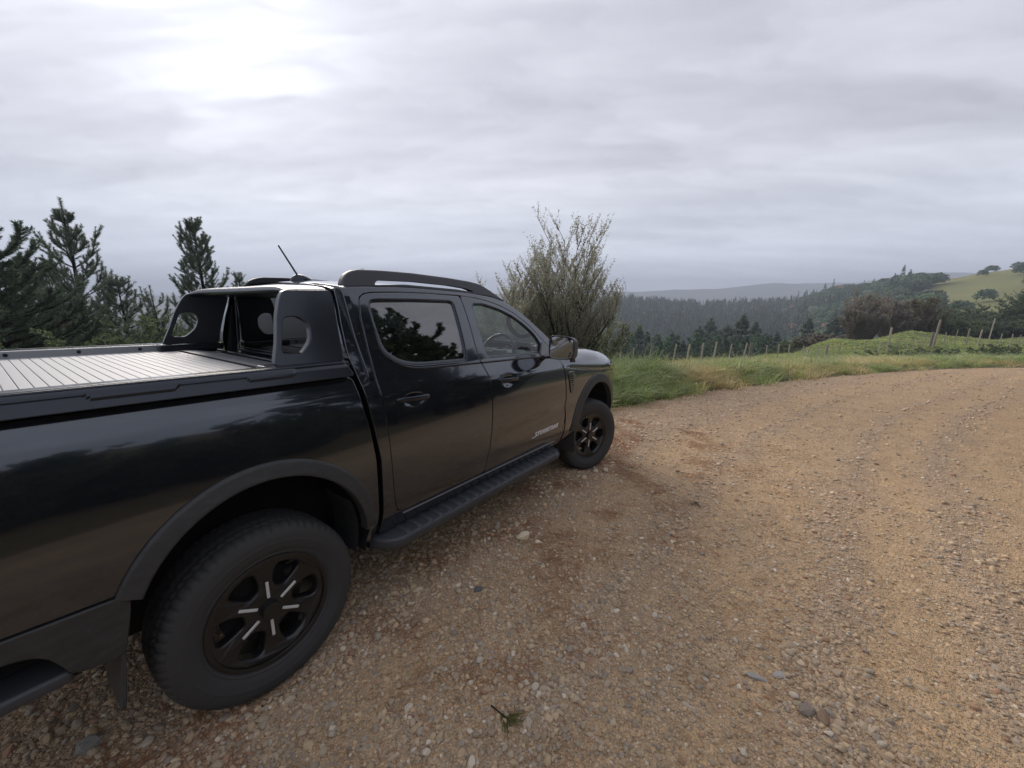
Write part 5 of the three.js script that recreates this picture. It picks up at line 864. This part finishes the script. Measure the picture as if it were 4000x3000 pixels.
{ const q = mulberry(4242), o = new THREE.Object3D(), c = new THREE.Color();
  const kinds = [['conifer_forest', farConifer(1, { w: 0.20, n: 170 }), 'dark conifer plantation covering the valley slopes', 0.30], ['spire_forest', farConifer(2, { w: 0.15, n: 150, p: 0.95 }), 'narrow conifers mixed into the plantation on the slopes', 0.22], ['round_forest', farBush(3, DARKGREEN), 'round dark native trees on the wooded hill', 0.28], ['olive_forest', farBush(4, MIDGREEN), 'olive green bushes mixed along the wooded hill', 0.12], ['pale_forest', farBush(5, GREYGREEN), 'grey and reddish bushes dotted in the wooded valley', 0.08]];
  const lists = kinds.map(() => []);
  for (let k = 0; k < 30000; k++) {
    const az = -66 + 126 * q(), r = 62 * Math.pow(720 / 62, Math.pow(q(), 0.62)), x = r * Math.sin(az * Math.PI / 180), z = -r * Math.cos(az * Math.PI / 180), n2 = fbm2(x * 0.011, z * 0.011, 4), n1 = fbm2(x * 0.02 + 50, z * 0.02, 3);
    const wooded = az < 45.2 + 3 * n2 ? 1 : sstep(72, 90, r) * sstep(225, 185, r + 25 * n2) * 0.8 + (q() < 0.012 ? 1 : 0); if (q() > wooded) continue;
    if (r < 100 && q() < 0.55) continue; if (az > 33.5 && r < 150) continue;
    const hill = sstep(31, 37, az + 5 * n1); let kind; const u = q();
    if (u < lerp(0.86, 0.02, hill)) kind = q() < 0.62 ? 0 : 1; else kind = u > 0.95 ? 4 : q() < 0.66 ? 2 : 3;
    if (kind < 2 && az > 35 && r < 240) kind = 2; const con = kind < 2, gy = groundY(x, z); let h = con ? (7.5 + 6.5 * q()) * (1 + 0.2 * n1) : (3.8 + 4.2 * q()); if (r < 210) { h = Math.min(h, -0.060 * r * (1 + 0.5 * q()) - gy); if (h < 2.5) continue; } lists[kind].push([x, gy - (con ? 0.3 : 0.5), z, h, con ? 0.9 + 0.35 * q() : 0.9 + 0.6 * q(), q()]);
  }
  kinds.forEach(([name, g, label], k) => { const l = lists[k], im = new THREE.InstancedMesh(g, leafMat, l.length); l.forEach(([x, y, z, h, w, t], i) => { o.position.set(x, y, z); o.rotation.set(0, t * 6.283, 0); o.scale.set(h * w, h, h * w); o.updateMatrix(); im.setMatrixAt(i, o.matrix); const f = 0.58 + 0.5 * ((t * 7.7) % 1), red = k === 4 && t > 0.72 ? 1 : 0; c.setRGB(f * (0.86 + 0.8 * red), f * (1.06 - 0.15 * red), f * 0.86); im.setColorAt(i, c); }); im.name = name; im.castShadow = im.receiveShadow = true; tag(im, label, 'forest', null, 'stuff'); scene.add(im); });
}
// ---------------------------------------------------------------- grass of the verge and the paddock
function tuft(seed, n, h, lean, w) { const q = mulberry(seed), L = new Leafy(); for (let k = 0; k < n; k++) { const a = q() * 6.283, rr2 = 0.5 * Math.sqrt(q()), b = V3(Math.cos(a) * rr2 * 0.22, -0.03, Math.sin(a) * rr2 * 0.22), hh = h * (0.55 + 0.6 * q()), la = a + (q() - 0.5) * 2, ln = lean * (0.3 + q()) * hh, m = b.clone().add(V3(Math.cos(la) * ln * 0.35, hh * 0.62, Math.sin(la) * ln * 0.35)), e = b.clone().add(V3(Math.cos(la) * ln, hh * (1 - 0.3 * lean * q()), Math.sin(la) * ln)), s = V3(-Math.sin(la), 0, Math.cos(la)).multiplyScalar(w * (0.6 + 0.7 * q())), f = 0.75 + 0.5 * q(), c = [f, f, f]; L.tri(b.clone().sub(s), b.clone().add(s), m.clone().add(s.clone().multiplyScalar(0.8)), c); L.tri(b.clone().sub(s), m.clone().add(s.clone().multiplyScalar(0.8)), m.clone().sub(s.clone().multiplyScalar(0.8)), c); L.tri(m.clone().sub(s.clone().multiplyScalar(0.8)), m.clone().add(s.clone().multiplyScalar(0.8)), e, c); } return L.geo(); }
{ const q = mulberry(8181), o = new THREE.Object3D(), c = new THREE.Color();
  const sets = [['long_grass', tuft(1, 16, 0.42, 0.8, 0.006), 'long tangled green and straw grass on the road verge', 36000, 0], ['bent_grass', tuft(2, 14, 0.36, 1.3, 0.0065), 'bent straw-coloured grass lying over along the road edge', 16000, 1], ['paddock_grass', tuft(3, 14, 0.24, 0.6, 0.012), 'short green pasture grass beyond the fence', 26000, 2]];
  for (const [name, g, label, N, mode] of sets) {
    const im = new THREE.InstancedMesh(g, leafMat, N); let n = 0, guard = 0;
    while (n < N && guard++ < N * 14) {
      const az = (mode === 2 ? 4 : -76) + (mode === 2 ? 56 : 134) * q(), r = mode === 2 ? 21 * Math.pow(85 / 21, q()) : 6 * Math.pow(48 / 6, Math.pow(q(), 1.15)), x = r * Math.sin(az * Math.PI / 180), z = -r * Math.cos(az * Math.PI / 180); if (mode === 2 && (az < 30 && r > 34)) continue;
      const d = isRoad(x, z) + (mode < 2 ? 0.30 * fbm2(x * 0.7 + 20, z * 0.7, 3) - 0.06 : 0); if (d > -0.02 + (mode < 2 && q() < 0.12 ? 0.22 : 0)) continue; const edge = Math.max(0.02, -d); if (mode < 2 && edge > 17) continue; if (mode < 2 && edge < 0.7 && q() > 0.25 + edge) continue; if (mode === 1 && edge > 2.6 + 2 * q()) continue; if (mode === 2 && edge < 8) continue; if (az < 4 && edge > 5 && q() < 0.5) continue;
      const straw = fbm2(x * 0.22 + 7, z * 0.22, 3), st = clamp(sstep(0.05, 0.4, straw + (mode === 1 ? 0.35 : 0)) * sstep(7, 1, edge) + 0.18 * q() * q()) * (mode === 2 ? 0.35 : 1) * (r < 9.5 ? 0.35 : 1), lush = sstep(0.25, -0.3, straw);
      const f = 0.7 + 0.6 * q(); c.setRGB(lerp(lerp(0.42, 0.335, lush), 0.66, st) * f, lerp(lerp(0.47, 0.42, lush), 0.54, st) * f, lerp(0.15, 0.27, st) * f); im.setColorAt(n, c);
      const s = (mode === 2 ? 0.32 + 0.42 * q() : (0.45 + 0.75 * q() + 0.7 * Math.pow(q(), 6)) * (0.6 + 0.4 * sstep(0, 1.5, edge)) * (1 + 0.35 * sstep(0.1, 0.5, -straw)) * (1 - 0.35 * sstep(9, 18, r)));
      o.position.set(x, groundY(x, z), z); o.rotation.set((q() - 0.5) * 0.3, q() * 6.283, (q() - 0.5) * 0.3); o.scale.set(s * (1 + r / 70), s, s * (1 + r / 70)); o.updateMatrix(); im.setMatrixAt(n++, o.matrix);
    }
    im.count = n; im.name = name; im.castShadow = im.receiveShadow = true; tag(im, label, 'grass', null, 'stuff'); scene.add(im);
  }
}
// leafy weeds standing in the verge
for (const [px, d, py, w, cols, sd, label] of [[3060, 16.5, 1418, 2.6, MIDGREEN, 251, 'broad green weed clump on the verge below the middle of the fence'], [3480, 22, 1350, 3.2, MIDGREEN, 252, 'large green weed clump on the verge at the tall fence post'], [3640, 24, 1350, 3, DARKGREEN, 253, 'dark weed clump on the verge right of the tall post'], [3860, 26, 1338, 3, DARKGREEN, 254, 'dark weed clump on the verge near the right edge'], [3980, 25, 1336, 3, MIDGREEN, 255, 'green weed clump on the verge at the right edge of the picture'], [2480, 13, 1412, 1.5, MIDGREEN, 256, 'leafy weeds on the verge just right of the truck nose']])
  shrub('verge_weed', label, px, d, py, { w, stems: 26, forks: 6, twigs: 6, leaf: 0.09, leafN: 7, cols, upright: 0.3, low: 0.05, wid: 0.22 }, sd, 0, 'weed clumps on the verge');
// ---------------------------------------------------------------- the fence: posts, battens and wires
{ const F = thing('wire_fence', 'old post-and-batten wire fence with leaning grey posts along the paddock', 'fence');
  const woodTex = texture(256, 256, (x, y) => { const v = 0.86 + 0.14 * fbm2(x * 18, y * 2.2, 4) + 0.06 * fbm2(x * 4, y * 9, 3); return [v, v * 0.97, v * 0.93]; }, true);
  const mats = [[0.52, 0.49, 0.44], [0.42, 0.395, 0.36], [0.28, 0.265, 0.245], [0.60, 0.57, 0.51]].map((c) => new THREE.MeshStandardMaterial({ map: woodTex, color: lin(...c), roughness: 0.95 }));
  const depthOf = table([2200, 2400, 2900, 3200, 3500, 3750, 4000], [21.5, 22.6, 25, 27.6, 32.5, 35.5, 38]);
  const cx = (a) => 2200 + a * 0.8137, q = mulberry(33), line = [];
  const post = (px, h, w, thick, leanX, m, name) => { const d = depthOf(px), p = spotOf(px, d), y = gAt(p); const g = thick ? new THREE.CylinderGeometry(w * 0.48, w * 0.55, h + 0.5, 9, 3) : new RoundedBoxGeometry(w, h + 0.5, w * 0.55, 1, 0.008); const P = g.attributes.position; for (let i = 0; i < P.count; i++) P.setXYZ(i, P.getX(i) + 0.012 * noise3(P.getY(i) * 2, px, 1), P.getY(i) + (P.getY(i) > h * 0.2 ? 0.015 * noise2(P.getX(i) * 40, px) : 0), P.getZ(i) + 0.012 * noise3(P.getY(i) * 2, px, 9)); g.translate(0, h / 2 - 0.25, 0); const mm = part(name, g, mats[m], F); mm.position.set(p.x, y, p.z); mm.rotation.set((q() - 0.5) * 0.08, q() * 0.8, leanX); line.push([px, p, y, h]); };
  for (const [a, h, w, t, lean, m] of [[-30, 1.0, 0.07, 0, 0.02, 1], [60, 1.05, 0.07, 0, 0, 1], [140, 1.0, 0.14, 1, 0.02, 1], [210, 0.92, 0.10, 0, 0.03, 1], [262, 1.05, 0.11, 0, -0.10, 0], [325, 1.05, 0.09, 0, -0.05, 1], [415, 1.18, 0.17, 1, 0.0, 2], [515, 1.10, 0.085, 0, -0.16, 0], [580, 1.05, 0.085, 0, -0.10, 3], [648, 1.05, 0.09, 0, -0.08, 0], [705, 1.1, 0.085, 0, -0.10, 3], [778, 1.05, 0.085, 0, -0.12, 0], [845, 1.1, 0.09, 0, -0.20, 3], [877, 1.05, 0.17, 1, 0, 2], [952, 0.98, 0.085, 0, -0.04, 0], [1008, 1.03, 0.09, 0, 0.03, 0], [1058, 1.05, 0.085, 0, -0.06, 3], [1118, 1.0, 0.085, 0, -0.14, 0], [1145, 0.98, 0.085, 0, -0.08, 3], [1192, 1.02, 0.085, 0, -0.07, 0], [1235, 1.06, 0.17, 1, -0.05, 1], [1297, 0.98, 0.085, 0, 0, 1], [1372, 1.0, 0.10, 0, -0.12, 0], [1416, 1.08, 0.085, 0, 0.04, 1], [1478, 1.0, 0.085, 0, -0.10, 3], [1522, 1.85, 0.16, 0, -0.02, 0], [1565, 0.9, 0.10, 0, -0.1, 1], [1605, 0.9, 0.10, 0, 0, 0], [1637, 0.92, 0.11, 0, -0.05, 0], [1670, 1.0, 0.11, 0, -0.12, 0], [1718, 1.1, 0.19, 1, 0, 2], [1735, 1.95, 0.16, 1, 0, 1], [1780, 1.05, 0.10, 0, -0.08, 1], [1830, 1.15, 0.10, 0, -0.08, 1], [1885, 1.22, 0.10, 0, 0.05, 1], [1940, 1.3, 0.11, 0, -0.10, 0], [1985, 2.25, 0.16, 0, -0.10, 3], [2040, 1.2, 0.11, 0, -0.12, 0], [2095, 1.15, 0.10, 0, -0.12, 0], [2128, 1.15, 0.10, 0, 0, 1], [2180, 1.15, 0.10, 0, -0.08, 0], [2205, 1.15, 0.10, 0, -0.08, 1]]) post(cx(a), h * 1.14, w, t, lean, m, t || h > 1.5 ? 'post' : 'batten');
  const wireMat = new THREE.MeshStandardMaterial({ color: lin(0.20, 0.20, 0.20), roughness: 0.6, metalness: 0.6 }); line.sort((a, b) => a[0] - b[0]);
  for (const k of [0.94, 0.74, 0.54, 0.34]) part('wire', tube(line.map(([, p, y, h]) => [p.x, y + Math.min(1.0, h) * k, p.z]), 0.005, 4, line.length * 3), wireMat, F);
}
// ---------------------------------------------------------------- on the bank behind the view point: the pines that the truck's side mirrors
{ const big = pineGeos(401, { h: 12, spread: 3.6, whorl: 0.62, per: 6, up: 0.25, needle: 0.28, wid: 0.035, dens: 0.75, side: 4, lead: 0.8, cols: PINE_DARK, taper: 0.7, from: 0.05 });
  let first = null;
  for (const [x, z, h, turn] of [[8.8, 9.6, 15, 2.4], [10.6, 9.8, 14, 4.4], [12.6, 10.8, 10.5, 0.4], [14.8, 12.2, 6.6, 3.1], [7.0, 9.8, 12, 1.0], [18, 16.5, 3.6, 0.9], [5.5, 11.8, 5.0, 2.2], [-10, 9, 6, 2.8]]) {
    let o; if (!first) { first = o = plant('bank_pine', '', 'tree', big, 0, 0, 0, 0, undefined, undefined, 'pines on the bank behind the view point'); } else o = copyOf(first);
    o.userData.label = 'dark pine on the bank across the road, mirrored in the truck side'; const p = toW(x, 0, z), y = groundY(p.x, p.z); o.position.set(p.x, y - 0.2, p.z); o.rotation.y = turn; const s = h / 12; o.scale.set(s * 0.72, s, s * 0.72);
  }
}

// a row of dense bushes on the near bank, also mirrored
{ const g = [shrubGeos(501, { h: 2.4, w: 2.6, stems: 24, forks: 9, twigs: 8, leaf: 0.085, leafN: 9, cols: DARKGREEN, upright: 0.35, low: 0.03, wid: 0.5 }), shrubGeos(502, { h: 2.2, w: 2.8, stems: 24, forks: 9, twigs: 8, leaf: 0.085, leafN: 9, cols: DARKGREEN, upright: 0.4, low: 0.03, wid: 0.5 })];
  [-9, -7.6, -6.2, -4.8, -3.4, -2.1, -0.8, 0.6, 2.0, 3.4].forEach((x, i) => { const z = 7.0 + 0.35 * Math.sin(i * 2.1) + Math.max(0, x) * 0.35, p = toW(x, 0, z), o = plant('bank_shrub', 'dense dark bush in the row on the bank across the road', 'shrub', g[i % 2], p.x, groundY(p.x, p.z) - 0.1, p.z, i * 1.7, [leafMat, greyBark], ['foliage', 'stems'], 'bushes on the bank behind the view point'); const s = 0.72 + 0.22 * Math.abs(Math.sin(i * 1.3)); o.scale.set(1.05, s, 1.05); });
}
// sprigs dropped on the road
{ const sprig = (name, label, x, z, len, n, cols, turn) => { const q = mulberry(700 + n), L = new Leafy(), base = V3(0, 0, 0); for (let k = 0; k < n; k++) { const a = turn + (q() - 0.5) * 1.5, l = len * (0.55 + 0.6 * q()), e = V3(Math.cos(a) * l, 0.006 + 0.02 * q(), Math.sin(a) * l), b = V3(Math.cos(turn) * 0.05 * q(), 0.004, Math.sin(turn) * 0.05 * q()), s = V3(-Math.sin(a), 0, Math.cos(a)).multiplyScalar(0.0016), c = cols[(q() * cols.length) | 0]; L.tri(b.clone().add(s), b.clone().sub(s), e, c); } const o = thing(name, label, 'sprig'); part('needles', L.geo(), leafMat, o); const st = limb([V3(-Math.cos(turn) * 0.05, 0.004, -Math.sin(turn) * 0.05), V3(0, 0.006, 0), V3(Math.cos(turn) * 0.06, 0.008, Math.sin(turn) * 0.06)], 0.003, 0.002, 5); part('stem', st, greyBark, o); o.position.copy(toW(x, roadY(x, z) + 0.004, z)); };
  sprig('pine_sprig', 'green pine sprig lying on the gravel at the bottom middle', 0.49, 1.80, 0.13, 110, [[0.20, 0.19, 0.06], [0.16, 0.17, 0.05], [0.24, 0.20, 0.08]], 0.7);
  sprig('dry_sprig', 'dry brown pine sprig lying on the road between the wheel tracks', 3.10, 2.05, 0.16, 60, [[0.20, 0.13, 0.06], [0.24, 0.16, 0.08]], 2.2);
}
renderer.render(scene, camera);
